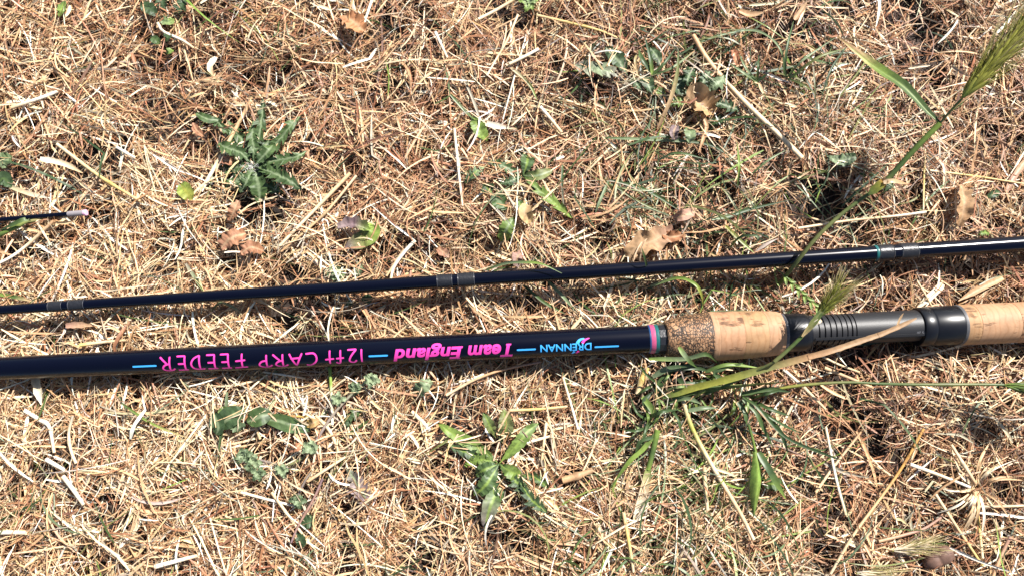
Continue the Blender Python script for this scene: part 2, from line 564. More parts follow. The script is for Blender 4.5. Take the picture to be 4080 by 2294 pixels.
# ---- printed marks, wrapped on the cylinder
def wrap_mesh(name, V, Q, T, parent, mat, ax, s0, th0, rfun, lift=0.00012):
    """V in flat text coordinates (tx right, ty up); printed upside down as seen from the picture"""
    out = []
    for tx, ty, *_ in V:
        s = s0 - tx
        r = rfun(s)
        a = th0 + ty / r
        out.append((s, -(r + lift) * math.sin(a), (r + lift) * math.cos(a)))
    return link(name, mesh_np(name, out, Q, T=T), mat, parent)

def ribbon2d(pts, w, taper=False):
    """flat ribbon round a polyline, with mitred joints and thin round ends"""
    P = [Vector((p[0], p[1])) for p in pts]
    D = []
    for a, b in zip(P[:-1], P[1:]):
        k = max(1, int((b - a).length / 0.0006))
        D += [a.lerp(b, i / k) for i in range(k)]
    D.append(P[-1])
    V, Q = [], []
    for i, p in enumerate(D):
        t = (D[min(i + 1, len(D) - 1)] - D[max(i - 1, 0)]).normalized()
        nrm = Vector((-t.y, t.x))
        ww = w / 2 * (0.75 if i in (0, len(D) - 1) else 1.0)
        if taper: ww *= 1 - 0.8 * i / (len(D) - 1)
        V += [(p + nrm * ww)[:], (p - nrm * ww)[:]]
        if i: Q.append((2 * i - 2, 2 * i - 1, 2 * i + 1, 2 * i))
    return V, Q

def smooth2d(pts, n=5):
    P = [Vector((*p, 0)) for p in pts]
    return [(q.x, q.y) for q in catmull(P, n)]

def catmull(P, n=6):
    P = [Vector(p) for p in P]
    if len(P) == 2:
        return [P[0].lerp(P[1], i / n) for i in range(n + 1)]
    E = [P[0] * 2 - P[1]] + P + [P[-1] * 2 - P[-2]]
    out = []
    for i in range(1, len(E) - 2):
        a, b, c, d = E[i - 1], E[i], E[i + 1], E[i + 2]
        for k in range(n):
            t = k / n
            out.append(0.5 * ((2 * b) + (c - a) * t + (2 * a - 5 * b + 4 * c - d) * t * t + (3 * b - a - 3 * c + d) * t ** 3))
    out.append(P[-1].copy())
    return out

rB = lambda s: blank_r(s, AXB, dB)
def th_for(px, dy):
    """angle on the blank whose projection is dy pixels below the axis"""
    s = Sb(px)
    r = rB(s)
    y0 = project(AXB.o + AXB.d * s)[1]
    best = min(np.linspace(-1.2, 1.4, 521), key=lambda a: abs(project(AXB.o + AXB.d * s + AXB.y * (-r * math.sin(a)) + AXB.z * (r * math.cos(a)))[1] - y0 - dy))
    return float(best)

for a, b, y in ((552, 646, 1457), (1478, 1553, 1416), (2058, 2132, 1391), (2362, 2457, 1379)):
    mid = (a + b) / 2
    L = Sb(b) - Sb(a)
    V, Q = ribbon2d([(0, 0), (L, 0)], px_len(7, .026))
    wrap_mesh('printed_dash', V, Q, None, butt, M['blue_ink'], AXB, Sb(b), th_for(mid, y - project(AXB.o + AXB.d * Sb(mid))[1]), rB)

GL = {
 'F': (.8, [[(-.12, .97), (.72, 1.02)], [(.22, 1), (.2, 0)], [(-.02, .45), (.62, .50)]]),
 'E': (.72, [[(.12, 1), (.12, 0)], [(-.05, 1), (.60, 1)], [(.12, .52), (.55, .52)], [(.10, 0), (.64, 0)]]),
 'D': (.85, [[(.2, .98), (.2, 0)], 'S', [(-.12, .97), (.25, 1), (.58, .9), (.72, .58), (.56, .22), (.2, 0)]]),
 'R': (.85, [[(.22, .96), (.2, 0)], 'S', [(-.1, .86), (.12, 1), (.45, 1.0), (.66, .82), (.52, .58), (.2, .48)], [(.36, .5), (.82, 0)]]),
 'P': (.8, [[(.22, .96), (.2, 0)], 'S', [(-.12, .84), (.12, 1), (.45, 1.0), (.68, .8), (.52, .52), (.2, .44)]]),
 'A': (.85, [[(.0, 0), (.40, 1), (.80, 0)], [(.12, .34), (.72, .38)]]),
 'C': (.8, ['S', [(.74, .95), (.46, 1), (.14, .72), (.06, .36), (.24, .05), (.74, .06)]]),
 '1': (.3, [[(.12, 1), (.1, 0)]]),
 '2': (.75, ['S', [(.02, .82), (.25, 1), (.54, .86), (.42, .5), (.02, 0)], [(.02, 0), (.66, .02)]]),
 'f': (.62, ['S', [(.62, .92), (.42, 1.04), (.3, .85), (.26, 0)], [(.02, .58), (.6, .62)]]),
 't': (.6, [[(.30, 1.05), (.26, 0)], [(-.04, .62), (.62, .66)]]),
}
def hand_word(word, px_l, px_r, ymid, hpx):
    tot = sum(GL[c][0] + .16 for c in word) - .16
    L = Sb(px_r) - Sb(px_l)
    kx = L / tot
    mid = (px_l + px_r) / 2
    th = th_for(mid, ymid - project(AXB.o + AXB.d * Sb(mid))[1])
    hm = px_len(hpx, .027)
    x = 0
    for c in word:
        VV, QQ = [], []
        sm = False
        for st in GL[c][1]:
            if st == 'S':
                sm = True
                continue
            pts = smooth2d(st, 6) if sm else st
            sm = False
            V, Q = ribbon2d([((x + p[0]) * kx, (p[1] - .5) * hm) for p in pts], px_len(7, .026))
            QQ += [tuple(i + len(VV) for i in q) for q in Q]
            VV += V
        wrap_mesh('printed_letter', VV, QQ, None, butt, M['pink_ink'], AXB, Sb(px_r), th, rB)
        x += GL[c][0] + .16
hand_word('FEEDER', 658, 994, 1443, 58)
hand_word('CARP', 1040, 1278, 1434, 52)
hand_word('12ft', 1308, 1456, 1419, 54)

def font_mesh(text, bold=0.0, shear=0.0, spacing=1.0):
    cu = bpy.data.curves.new('text', 'FONT')
    cu.body, cu.offset, cu.shear, cu.resolution_u = text, bold, shear, 4
    cu.space_character = spacing
    cu.fill_mode = 'FRONT'
    o = bpy.data.objects.new('text', cu)
    C.objects.link(o)
    dg = bpy.context.evaluated_depsgraph_get()
    me = bpy.data.meshes.new_from_object(o.evaluated_get(dg))
    bpy.data.objects.remove(o)
    bpy.data.curves.remove(cu)
    bm = bmesh.new()
    bm.from_mesh(me)
    bpy.data.meshes.remove(me)
    return bm

def bm_rect(bm, x0, y0, x1, y1, sh=0.0):
    v = [bm.verts.new((x + sh * y, y, 0)) for x, y in ((x0, y0), (x1, y0), (x1, y1), (x0, y1))]
    bm.faces.new(v)

def print_bm(name, bm, px_l, px_r, ymid, hpx, mat, parent=butt, lift=.00012):
    ys = [v.co.y for v in bm.verts]
    xs = [v.co.x for v in bm.verts]
    x0, x1, y0, y1 = min(xs), max(xs), min(ys), max(ys)
    for k in range(1, 10):
        y = y0 + (y1 - y0) * k / 10
        bmesh.ops.bisect_plane(bm, geom=bm.verts[:] + bm.edges[:] + bm.faces[:], plane_co=(0, y, 0), plane_no=(0, 1, 0))
    bmesh.ops.triangulate(bm, faces=bm.faces[:])
    L = Sb(px_r) - Sb(px_l)
    hm = px_len(hpx, .027)
    bm.verts.ensure_lookup_table()
    V = [((v.co.x - x0) / (x1 - x0) * L, ((v.co.y - y0) / (y1 - y0) - .5) * hm) for v in bm.verts]
    bm.verts.index_update()
    T = [[v.index for v in f.verts] for f in bm.faces]
    bm.free()
    mid = (px_l + px_r) / 2
    th = th_for(mid, ymid - project(AXB.o + AXB.d * Sb(mid))[1])
    return wrap_mesh(name, V, None, T, parent, mat, AXB, Sb(px_r), th, rB, lift)

bm = font_mesh('Team', 0.034, 0.22, 1.06)
bm_rect(bm, 0.16, -.035, .42, .045, .22)
print_bm('printed_word', bm, 1866, 2041, 1399, 58, M['pink_ink'])['label'] = 'pink slanted word Team'
bm = font_mesh('England', 0.034, 0.22, 1.03)
bm_rect(bm, -0.02, -.035, .12, .07, .22)
bm_rect(bm, -0.02, .64, .12, .735, .22)
print_bm('printed_word', bm, 1572, 1848, 1403, 72, M['pink_ink'])['label'] = 'pink slanted word England'
bm = font_mesh('DRENNAN', 0.016, 0.0, 1.0)
print_bm('printed_word', bm, 2150, 2350, 1383, 30, M['blue_ink'])['label'] = 'small blue maker name'
def swoosh(pts, mat, w):
    px0 = pts[0][0]
    P = []
    for x, y in pts:
        P.append((Sb(2345) - Sb(x), th_for(x, y - project(AXB.o + AXB.d * Sb(x))[1]) * rB(Sb(x))))
    V, Q = ribbon2d(smooth2d(P, 5), px_len(w, .026), True)
    wrap_mesh('printed_swoosh', V, Q, None, butt, mat, AXB, Sb(2345), 0.0, rB, .0001)
swoosh([(2294, 1368), (2304, 1354), (2318, 1348), (2324, 1347)], M['blue_ink'], 14)
swoosh([(2314, 1366), (2324, 1354), (2338, 1347), (2344, 1346)], M['pink_ink'], 12)
swoosh([(2284, 1398), (2277, 1404), (2272, 1406)], M['blue_ink'], 11)
swoosh([(2300, 1396), (2293, 1403), (2288, 1405)], M['pink_ink'], 10)
for word, s_mid, th, hgt, rot in (('FUJI', Sb(3111), math.radians(18), .0011, True),):
    bm = font_mesh(word, .02)
    for v in bm.verts: v.co *= .0021
    bmesh.ops.triangulate(bm, faces=bm.faces[:])
    bm.verts.index_update()
    r = Rb(3111, 157) + .00012
    V = []
    for v in bm.verts:
        a = th + (v.co.x - .002) / r
        V.append((s_mid - .0007 + v.co.y, -r * math.sin(a), r * math.cos(a)))
    link('moulded_letters', mesh_np('moulded_letters', V, None, T=[[v.index for v in f.verts] for f in bm.faces]), M['seat_mark'], butt)
    bm.free()
bm = font_mesh('DPS 20', .015)
for v in bm.verts: v.co *= .0022
bmesh.ops.triangulate(bm, faces=bm.faces[:])
bm.verts.index_update()
r = Rb(3620, 136) + .00012
link('moulded_letters', mesh_np('moulded_letters', [(Sb(3662) - v.co.x, -r * math.sin(TH0 - .16 + v.co.y / r), r * math.cos(TH0 - .16 + v.co.y / r)) for v in bm.verts], None,
     T=[[v.index for v in f.verts] for f in bm.faces]), M['seat_mark'], butt)
bm.free()

# ---- middle section above it, held up by its line guides
AXM = Axis((0, 1234), 0.0215, (4080, 971), 0.0235)
mid = rod_root('fishing_rod_middle_section', AXM, 'long slim dark navy rod section with paired grey whippings, above the cork handled one')
dM = interp_r([(-2000, 31), (0, 38), (1000, 47.5), (2300, 55), (3300, 59), (4080, 63), (6000, 74)])
Sm = AXM.s
prof = [(s, blank_r(s, AXM, dM)) for s in np.linspace(Sm(0) - .2, Sm(4080) + .25, 60)]
turn('blank', mid, M['blank'], prof, 48)
SOLIDS.append((AXM, [(s, r * 1.06) for s, r in prof]))
def wrap_pair(a, b, c, d):
    for p, q in ((a, b), (c, d)):
        r = blank_r(Sm((p + q) / 2), AXM, dM)
        e = (q - p) * .07
        turn('whipping', mid, M['wrap'], [(Sm(p + e), r * 1.075), (Sm((p + q) / 2), r * 1.10), (Sm(q - e), r * 1.075)], 40, cap=False)
        for x, y in ((p, p + e), (q - e, q)):
            turn('varnish_bead', mid, M['wrap_edge'], [(Sm(x), r * 1.0), (Sm((x + y) / 2), r * 1.09), (Sm(y), r * 1.05)], 40, cap=False)
    # guide: foot under the blank, frame and ring pointing down
    sm_, r = Sm((b + c) / 2), blank_r(Sm((b + c) / 2), AXM, dM)
    g = empty('line_guide')
    g.parent = mid
    g.location = (sm_, 0, 0)
    bm = bmesh.new()
    R, tr = 0.0042, 0.0006
    bmesh.ops.create_circle(bm, segments=4, radius=tr)
    bm.free()
    V, Q = [], []
    ns, ms = 24, 8
    for i in range(ns):
        a1 = 2 * math.pi * i / ns
        for j in range(ms):
            a2 = 2 * math.pi * j / ms
            rr = R + tr * math.cos(a2)
            V.append((tr * math.sin(a2), rr * math.cos(a1), -r - R - .0016 + rr * math.sin(a1)))
            Q.append((i * ms + j, ((i + 1) % ns) * ms + j, ((i + 1) % ns) * ms + (j + 1) % ms, i * ms + (j + 1) % ms))
    link('ring', mesh_np('ring', V, Q, smooth=True), M['metal'], g)
    h = (Sm(d) - Sm(a)) * .45
    V = []
    for x in (-h, -h * .15, h * .15, h):
        th = .0004 if abs(x) == h else .0016
        V += [(x, -.0009, -r + .0002), (x, .0009, -r + .0002), (x, .0009, -r - th), (x, -.0009, -r - th)]
    Q = []
    for i in range(3):
        for j in range(4):
            Q.append((i * 4 + j, i * 4 + (j + 1) % 4, i * 4 + 4 + (j + 1) % 4, i * 4 + 4 + j))
    Q += [(0, 3, 2, 1), (12, 13, 14, 15)]
    link('foot', mesh_np('foot', V, Q), M['metal'], g)
wrap_pair(198, 254, 278, 342)
wrap_pair(1741, 1803, 1823, 1891)
wrap_pair(3491, 3552, 3580, 3648)
r = blank_r(Sm(3486), AXM, dM)
turn('whipping', mid, M['teal'], [(Sm(3481), r * 1.02), (Sm(3484), r * 1.06), (Sm(3491), r * 1.06)], 40, cap=False)['label'] = 'thin teal whipping band'

# ---- thin tip section reaching in from the left
AXT = Axis((0, 876), 0.0145, (345, 848), 0.0165)
tip = rod_root('fishing_rod_tip_section', AXT, 'thin black end of a rod section with pale pink-ended cap poking in at the left')
St = AXT.s
dT = interp_r([(-1000, 17), (0, 19), (270, 20.5), (345, 21)])
prof = [(s, blank_r(s, AXT, dT)) for s in np.linspace(St(0) - .25, St(276), 24)]
turn('blank', tip, M['blank'], prof, 24)
turn('sleeve', tip, M['pale_tip'], [(St(270), AXT.r(270, 20)), (St(277), AXT.r(277, 22.5)), (St(334), AXT.r(334, 23))], 24, cap=False)
turn('end_cap', tip, M['pink_tip'], [(St(334), AXT.r(334, 23)), (St(336), AXT.r(336, 25)), (St(344), AXT.r(344, 25)), (St(346), AXT.r(346, 20))], 24)
SOLIDS.append((AXT, prof + [(St(346), AXT.r(340, 26))]))

def press_under(P):
    """P (..., 3): push points that lie inside or above a rod down below it"""
    P = P.copy()
    for ax, prof in SOLIDS:
        o, d = np.array(ax.o), np.array(ax.d)
        dh = d[:2] / np.linalg.norm(d[:2])
        rel = P[..., :2] - o[:2]
        s = rel @ dh
        dist = np.abs(rel[..., 0] * -dh[1] + rel[..., 1] * dh[0])
        ss, rr = np.array([p[0] for p in prof]), np.array([p[1] for p in prof])
        r = np.interp(s, ss, rr) + 0.0007
        ok = (s > ss[0]) & (s < ss[-1] + .001) & (dist < r)
        zc = o[2] + d[2] * s
        lim = zc - np.sqrt(np.maximum(r * r - dist * dist, 0))
        P[..., 2] = np.where(ok, np.minimum(P[..., 2], lim), P[..., 2])
    return P

# ------------------------------------------------------------------ plant builders
COL = {
 'white': (0.76, 0.70, 0.57), 'cream': (0.68, 0.53, 0.34), 'pale': (0.58, 0.40, 0.22), 'yellow': (0.58, 0.42, 0.13),
 'tan': (0.45, 0.265, 0.135), 'rust': (0.32, 0.15, 0.075), 'brown': (0.15, 0.075, 0.045), 'dark': (0.07, 0.038, 0.026), 'grey': (0.33, 0.28, 0.21),
 'orange': (0.48, 0.25, 0.07), 'olive': (0.20, 0.21, 0.075), 'green': (0.078, 0.128, 0.038), 'dgreen': (0.034, 0.062, 0.024),
 'lime': (0.21, 0.30, 0.06), 'blue_green': (0.058, 0.098, 0.040), 'silver': (0.23, 0.29, 0.16), 'purple': (0.16, 0.105, 0.115),
 'yellowgreen': (0.30, 0.30, 0.055), 'pinkbrown': (0.38, 0.22, 0.16), 'leaftan': (0.42, 0.27, 0.15), 'mauve': (0.27, 0.21, 0.20)}
def col(c): return np.array(COL[c] if isinstance(c, str) else c)
def ramp(cols, t):
    cs = [col(c) for c in cols]
    x = np.linspace(0, 1, len(cs))
    return np.array([np.interp(t, x, [c[k] for c in cs]) for k in range(3)])

def path3(pts, z=None, lift=0.0015, n=6):
    """pixels -> points of the place. z: heights per pixel point (None: rest on the matted grass)"""
    if z is None:
        tops = [top_at(*p[:2]) for p in pts]
        zz = max(tops) * .6 + sum(tops) / len(tops) * .4 + lift
        z = [zz * .55 + t * .45 for t in tops] if len(pts) > 2 else [zz] * len(pts)
    elif not isinstance(z, (list, tuple)):
        z = [z] * len(pts)
    return catmull([at(p[0], p[1], zz) for p, zz in zip(pts, z)], n)

def frames(P):
    out = []
    for i, p in enumerate(P):
        t = (P[min(i + 1, len(P) - 1)] - P[max(i - 1, 0)]).normalized()
        s = t.cross(Vector((0, 0, 1)))
        if s.length < 1e-5: s = Vector((1, 0, 0))
        s.normalize()
        out.append((t, s, s.cross(t)))
    return out

def strip_mesh(name, P, w, cols, fold=0.25, roll=0.0, twist=0.0, taper=(0.6, 0.15), jag=0.08, wprof=None):
    """a blade: three points across, folded along its midrib"""
    n = len(P)
    fr = frames(P)
    V, K, Q = [], [], []
    rs = random.Random(hash(name) % 999 + int(P[0].x * 1e5))
    for i in range(n):
        t = i / (n - 1)
        ww = w / 2 * (wprof(t) if wprof else min(1, taper[0] + (1 - taper[0]) * t / .12 if t < .12 else 1, taper[1] + (1 - taper[1]) * (1 - t) / .35 if t > .65 else 1))
        ww *= 1 + rs.uniform(-jag, jag)
        a = roll + twist * t
        T, S, N = fr[i]
        S2, N2_ = S * math.cos(a) + N * math.sin(a), N * math.cos(a) - S * math.sin(a)
        c = ramp(cols, t) * (1 + rs.uniform(-.06, .06))
        for k, (x, h) in enumerate(((-1, fold), (-.35, .05), (.35, -.02), (1, fold * .8))):
            V.append(P[i] + S2 * (x * ww) + N2_ * (h * ww))
            K.append(c * (1.0, 1.06, .94, 1.02)[k])
        if i:
            b = 4 * i
            Q += [(b - 4, b - 3, b + 1, b), (b - 3, b - 2, b + 2, b + 1), (b - 2, b - 1, b + 3, b + 2)]
    return mesh_np(name, [v[:] for v in V], Q, K, smooth=True)

def stalk_mesh(name, P, r, cols, nodes=(), sides=7, taper=(1, .8), flat=0.8):
    """a round straw, slightly flattened, with swollen joints; its ends are cut and hollow"""
    fr = frames(P)
    n = len(P)
    V, K, Q = [], [], []
    for i in range(n):
        t = i / (n - 1)
        rr = r * (taper[0] + (taper[1] - taper[0]) * t)
        for q in nodes:
            rr *= 1 + .45 * math.exp(-((t - q) * n * .9) ** 2)
        c = ramp(cols, t)
        for q in nodes:
            c = c * (1 - .35 * math.exp(-((t - q) * n * 1.2) ** 2))
        T, S, N = fr[i]
        for k in range(sides):
            a = 2 * math.pi * k / sides
            V.append(P[i] + S * (rr * math.cos(a)) + N * (rr * flat * math.sin(a)))
            K.append(c * (1 + .10 * ((k * 7) % 3 - 1)))
        if i:
            for k in range(sides):
                k2 = (k + 1) % sides
                Q.append(((i - 1) * sides + k, (i - 1) * sides + k2, i * sides + k2, i * sides + k))
    return mesh_np(name, [v[:] for v in V], Q, K, smooth=True)

def leaf_mesh(name, P, w, kind, cols, rib='lime', cup=0.25, wave=0.12, roll=0.0, seed=0, edge=None, ribw=.08, crinkle=.07):
    """P: catmull path; kind: lobed, toothed, oval, ragged, narrow"""
    rs = random.Random(seed * 13 + 5)
    n = {'lobed': 57, 'toothed': 37, 'ragged': 33}.get(kind, 20)
    L = [0]
    for a, b in zip(P[:-1], P[1:]): L.append(L[-1] + (b - a).length)
    ts = np.linspace(0, 1, n)
    xs = np.array(L) / L[-1]
    PP = [Vector([float(np.interp(t, xs, [p[k] for p in P])) for k in range(3)]) for t in ts]
    fr = frames(PP)
    teeth = {'lobed': 5.5, 'toothed': 8, 'ragged': 6}.get(kind, 0)
    irr = [[rs.uniform(.65, 1.1) for _ in range(12)] for _ in range(2)]
    ph = rs.uniform(0, 6)
    us = (-1, -.6, -.28, -ribw, ribw, .28, .6, 1)
    V, K, Q = [], [], []
    for i, t in enumerate(ts):
        T, S, N = fr[i]
        S, N = S * math.cos(roll) + N * math.sin(roll), N * math.cos(roll) - S * math.sin(roll)
        for u in us:
            sd = 0 if u < 0 else 1
            back = 0.0
            if kind == 'lobed':
                tt = max(0, (t - .10) / .90)
                env = max(.09, math.sin(math.pi * min(1, tt ** 1.2)) ** .62) if tt > 0 else .09
                q = tt * teeth + .3 * sd
                f = q % 1
                tri = f / .16 if f < .16 else (1 - (f - .16) / .84) ** .8
                h = env * (.24 + .76 * tri * irr[sd][int(q)]) + .07 * env * ((q * 3) % 1)
                back = -tri ** 1.5 * .085 * env
            elif kind == 'toothed':
                tt = max(0, (t - .08) / .92)
                env = max(.10, math.sin(math.pi * min(1, tt ** 1.1)) ** .65) if tt > 0 else .10
                f = (tt * teeth + .4 * sd) % 1
                h = env * (.76 + .24 * (1 - f) * irr[sd][int(tt * teeth + .4 * sd)])
                back = -(1 - f) ** 2 * .03
            elif kind == 'ragged':
                h = max(.12, math.sin(math.pi * (0.04 + .93 * t)) ** .55) * (.75 + .25 * irr[sd][int(t * 6)] + .16 * math.sin(t * 23 + ph + 2 * sd))
            elif kind == 'narrow':
                h = max(.06, math.sin(math.pi * (0.05 + .95 * t)) ** .8)
            else:
                h = max(.06, math.sin(math.pi * min(1, t * 1.0)) ** .62)
            au = abs(u)
            z = cup * au ** 1.5 * h + crinkle * rs.uniform(-1, 1) * (au > .2) + wave * (math.sin(t * 17 + ph + 2.4 * sd) + .6 * math.sin(t * 31 + ph * 2 + sd)) * au ** 2
            p = PP[i] + S * (u * h * w / 2) + N * (z * w / 2) + T * (back * L[-1] * au)
            V.append(p)
            c = ramp(cols, t) * rs.uniform(.72, 1.22)
            if edge is not None and au > .9: c = c * .5 + col(edge) * .5
            if au <= ribw + 1e-6 and rib is not None: c = c * .25 + col(rib) * .75
            K.append(c)
        if i:
            m = len(us)
            b = m * i
            Q += [(b - m + k, b - m + k + 1, b + k + 1, b + k) for k in range(m - 1)]
    return mesh_np(name, [v[:] for v in V], Q, K, smooth=True)

CLEAR = []     # (x, y, radius, keep): where plants shade out the litter
def clear(px, py, rpx, keep=.3):
    p = at(px, py, .008)
    CLEAR.append((p.x, p.y, px_len(rpx), keep))

def leaf(parent, pts, wpx, kind='lobed', cols=('green', 'blue_green'), z=None, name='leaf', seed=None, label=None, mat='leaf', lift=.003, **kw):
    if z is None:
        n = len(pts)
        z = [top_at(*p) + lift * (0.4 + math.sin(math.pi * (.15 + .75 * i / (n - 1)))) for i, p in enumerate(pts)]
    P = path3(pts, z)
    s = seed if seed is not None else int(pts[0][0] + 3 * pts[-1][1])
    me = leaf_mesh(name, P, px_len(wpx), kind, cols, seed=s, **kw)
    o = link(name, me, M[mat], parent)
    if label: o['label'] = label
    for i in range(0, len(pts) - 1):
        for f in (.25, .75):
            clear(pts[i][0] * (1 - f) + pts[i + 1][0] * f, pts[i][1] * (1 - f) + pts[i + 1][1] * f, wpx * .45, .22)
    return o

def blade(label, pts, wpx, cols, z=None, parent=None, name='wild_grass', cat='grass', mat='green', fold=.3, lift=.0025, **kw):
    P = path3(pts, z, lift)
    o = link(name, strip_mesh(name, P, px_len(wpx), cols, fold=fold, **kw), M[mat], parent)
    if parent is None: tag(o, label, cat)
    return o

def straw(label, pts, wpx, cols=('cream', 'pale'), z=None, kind='stalk', name='dry_straw', lift=.0018, nodes=(), **kw):
    P = path3(pts, z, lift)
    if kind == 'stalk':
        me = stalk_mesh(name, P, px_len(wpx) / 2, cols, nodes, **kw)
    else:
        me = strip_mesh(name, P, px_len(wpx), cols, **kw)
    return tag(link(name, me, M['straw']), label, 'straw')

# ------------------------------------------------------------------ weeds
def plant(name, px, py, label, cat='weed'):
    e = empty(name, at(px, py, 0.004))
    return tag(e, label, cat)
def into(root, objs):
    for o in objs:
        o.parent = root
        o.matrix_parent_inverse = Matrix.Translation(-root.location)

class Plant:
    def __init__(s, name, px, py, label, cat='weed'):
        s.e = plant(name, px, py, label, cat)
    def leaf(s, *a, **k):
        o = leaf(None, *a, **k)
        into(s.e, [o])
        return o
    def blade(s, pts, wpx, cols, z=None, **k):
        k.setdefault('name', 'blade')
        P = path3(pts, z, k.pop('lift', .0025))
        nm = k.pop('name')
        o = link(nm, strip_mesh(nm, P, px_len(wpx), cols, **k), M['green'])
        into(s.e, [o])
        return o
    def stem(s, pts, wpx, cols, z=None, nodes=(), name='stem', mat='green', **k):
        P = path3(pts, z, k.pop('lift', .0025))
        o = link(name, stalk_mesh(name, P, px_len(wpx) / 2, cols, nodes, **k), M[mat])
        into(s.e, [o])
        return o

G1, G2, G3 = ('blue_green', 'green'), ('dgreen', 'blue_green'), ('green', 'lime')
d = Plant('dandelion', 1015, 665, 'large flat dandelion with jagged green leaves under a slanting straw, left of the middle')
c0 = (1012, 662)
for k, (pts, w, kd) in enumerate([
    ([c0, (1030, 560), (1044, 470), (1050, 396)], 62, 'lobed'), ([c0, (1090, 585), (1160, 500), (1200, 462)], 66, 'lobed'),
    ([c0, (1100, 640), (1180, 625), (1228, 600)], 62, 'lobed'), ([c0, (1090, 690), (1160, 725), (1200, 755)], 84, 'lobed'),
    ([c0, (1050, 730), (1130, 770)], 70, 'lobed'), ([c0, (1030, 740), (1036, 812)], 84, 'toothed'), ([c0, (985, 720), (958, 768)], 64, 'lobed'),
    ([c0, (960, 610), (900, 588), (872, 570)], 74, 'lobed'), ([c0, (975, 575), (940, 530), (905, 480)], 70, 'lobed'),
    ([c0, (960, 665), (905, 672)], 52, 'toothed'), ([c0, (1010, 590), (1005, 540), (1012, 480)], 60, 'lobed'), ([c0, (1070, 600), (1090, 575)], 60, 'toothed'),
    ([(930, 560), (880, 500), (845, 470)], 46, 'lobed'), ([c0, (1060, 670), (1110, 668)], 56, 'toothed'), ([(880, 480), (830, 476), (780, 452)], 36, 'oval')]):
    d.leaf(pts, w, kd, G1 if k % 3 else ('green', 'dgreen'), rib='silver', lift=.003 + .0012 * (k % 4), seed=k, wave=.16)
rs_ = random.Random(3)
for k in range(16):
    a_ = 6.28 * k / 16 + rs_.uniform(-.2, .2)
    Ld = rs_.uniform(95, 190) * (1 if math.sin(a_) < 0 else .8)
    b_ = a_ + rs_.uniform(-.5, .5)
    p1 = (1010 + Ld * .5 * math.cos(a_), 660 + Ld * .5 * math.sin(a_))
    d.leaf([(1010 + rs_.uniform(-12, 12), 662 + rs_.uniform(-12, 12)), p1, (p1[0] + Ld * .5 * math.cos(b_), p1[1] + Ld * .5 * math.sin(b_))], rs_.uniform(56, 88), 'lobed', ('dgreen', 'blue_green') if k % 2 else ('green', 'blue_green', 'green'),
           rib='silver', lift=.001 + .0015 * rs_.random(), seed=300 + k, wave=.25, cup=rs_.uniform(-.2, .4))
clear(1015, 665, 130, .12)
fuzz_V, fuzz_Q, fuzz_K = [], [], []
for i in range(150):
    a, rr = random.uniform(0, 6.28), random.uniform(0, px_len(34))
    p = at(1003, 672, .0165) + Vector((rr * math.cos(a), rr * math.sin(a) * .8, random.uniform(-.002, .002)))
    q = p + Vector((random.uniform(-1, 1), random.uniform(-1, 1), random.uniform(-.4, .6))) * .0022
    w_ = Vector((random.uniform(-1, 1), random.uniform(-1, 1), 0)) * .0001
    b = len(fuzz_V)
    fuzz_V += [p - w_, p + w_, q + w_, q - w_]
    fuzz_Q.append((b, b + 1, b + 2, b + 3))
    fuzz_K += [(0.6, 0.58, 0.55)] * 4
into(d.e, [tag(link('seed_fluff', mesh_np('seed_fluff', [v[:] for v in fuzz_V], fuzz_Q, fuzz_K), M['straw']), kind='stuff')])

d = Plant('dandelion', 2085, 720, 'straggly dandelion with dark narrow jagged leaves around a curled tan leaf, above the middle')
c0 = (2085, 700)
for k, (pts, w, kd, cc) in enumerate([
    ([(2070, 690), (2130, 740), (2200, 800), (2285, 872)], 56, 'lobed', G3), ([c0, (2140, 700), (2202, 680)], 46, 'oval', ('green', 'olive')),
    ([c0, (2100, 650), (2105, 615)], 66, 'toothed', G1), ([(1960, 770), (2000, 815), (2010, 822)], 74, 'toothed', G1), ([(1925, 730), (1960, 770)], 62, 'toothed', G2),
    ([c0, (2000, 660), (1940, 645)], 56, 'lobed', G1), ([(1940, 660), (1890, 690), (1852, 732)], 52, 'lobed', ('silver', 'blue_green')),
    ([(2055, 862), (2020, 910), (2000, 968)], 66, 'toothed', G3), ([(2080, 830), (2065, 800)], 34, 'oval', ('green', 'green')), ([c0, (2040, 720), (1990, 735)], 50, 'lobed', G2)]):
    d.leaf(pts, w, kd, cc, rib='silver' if k % 2 else 'lime', seed=20 + k, lift=.0035)
clear(2060, 720, 90, .25)

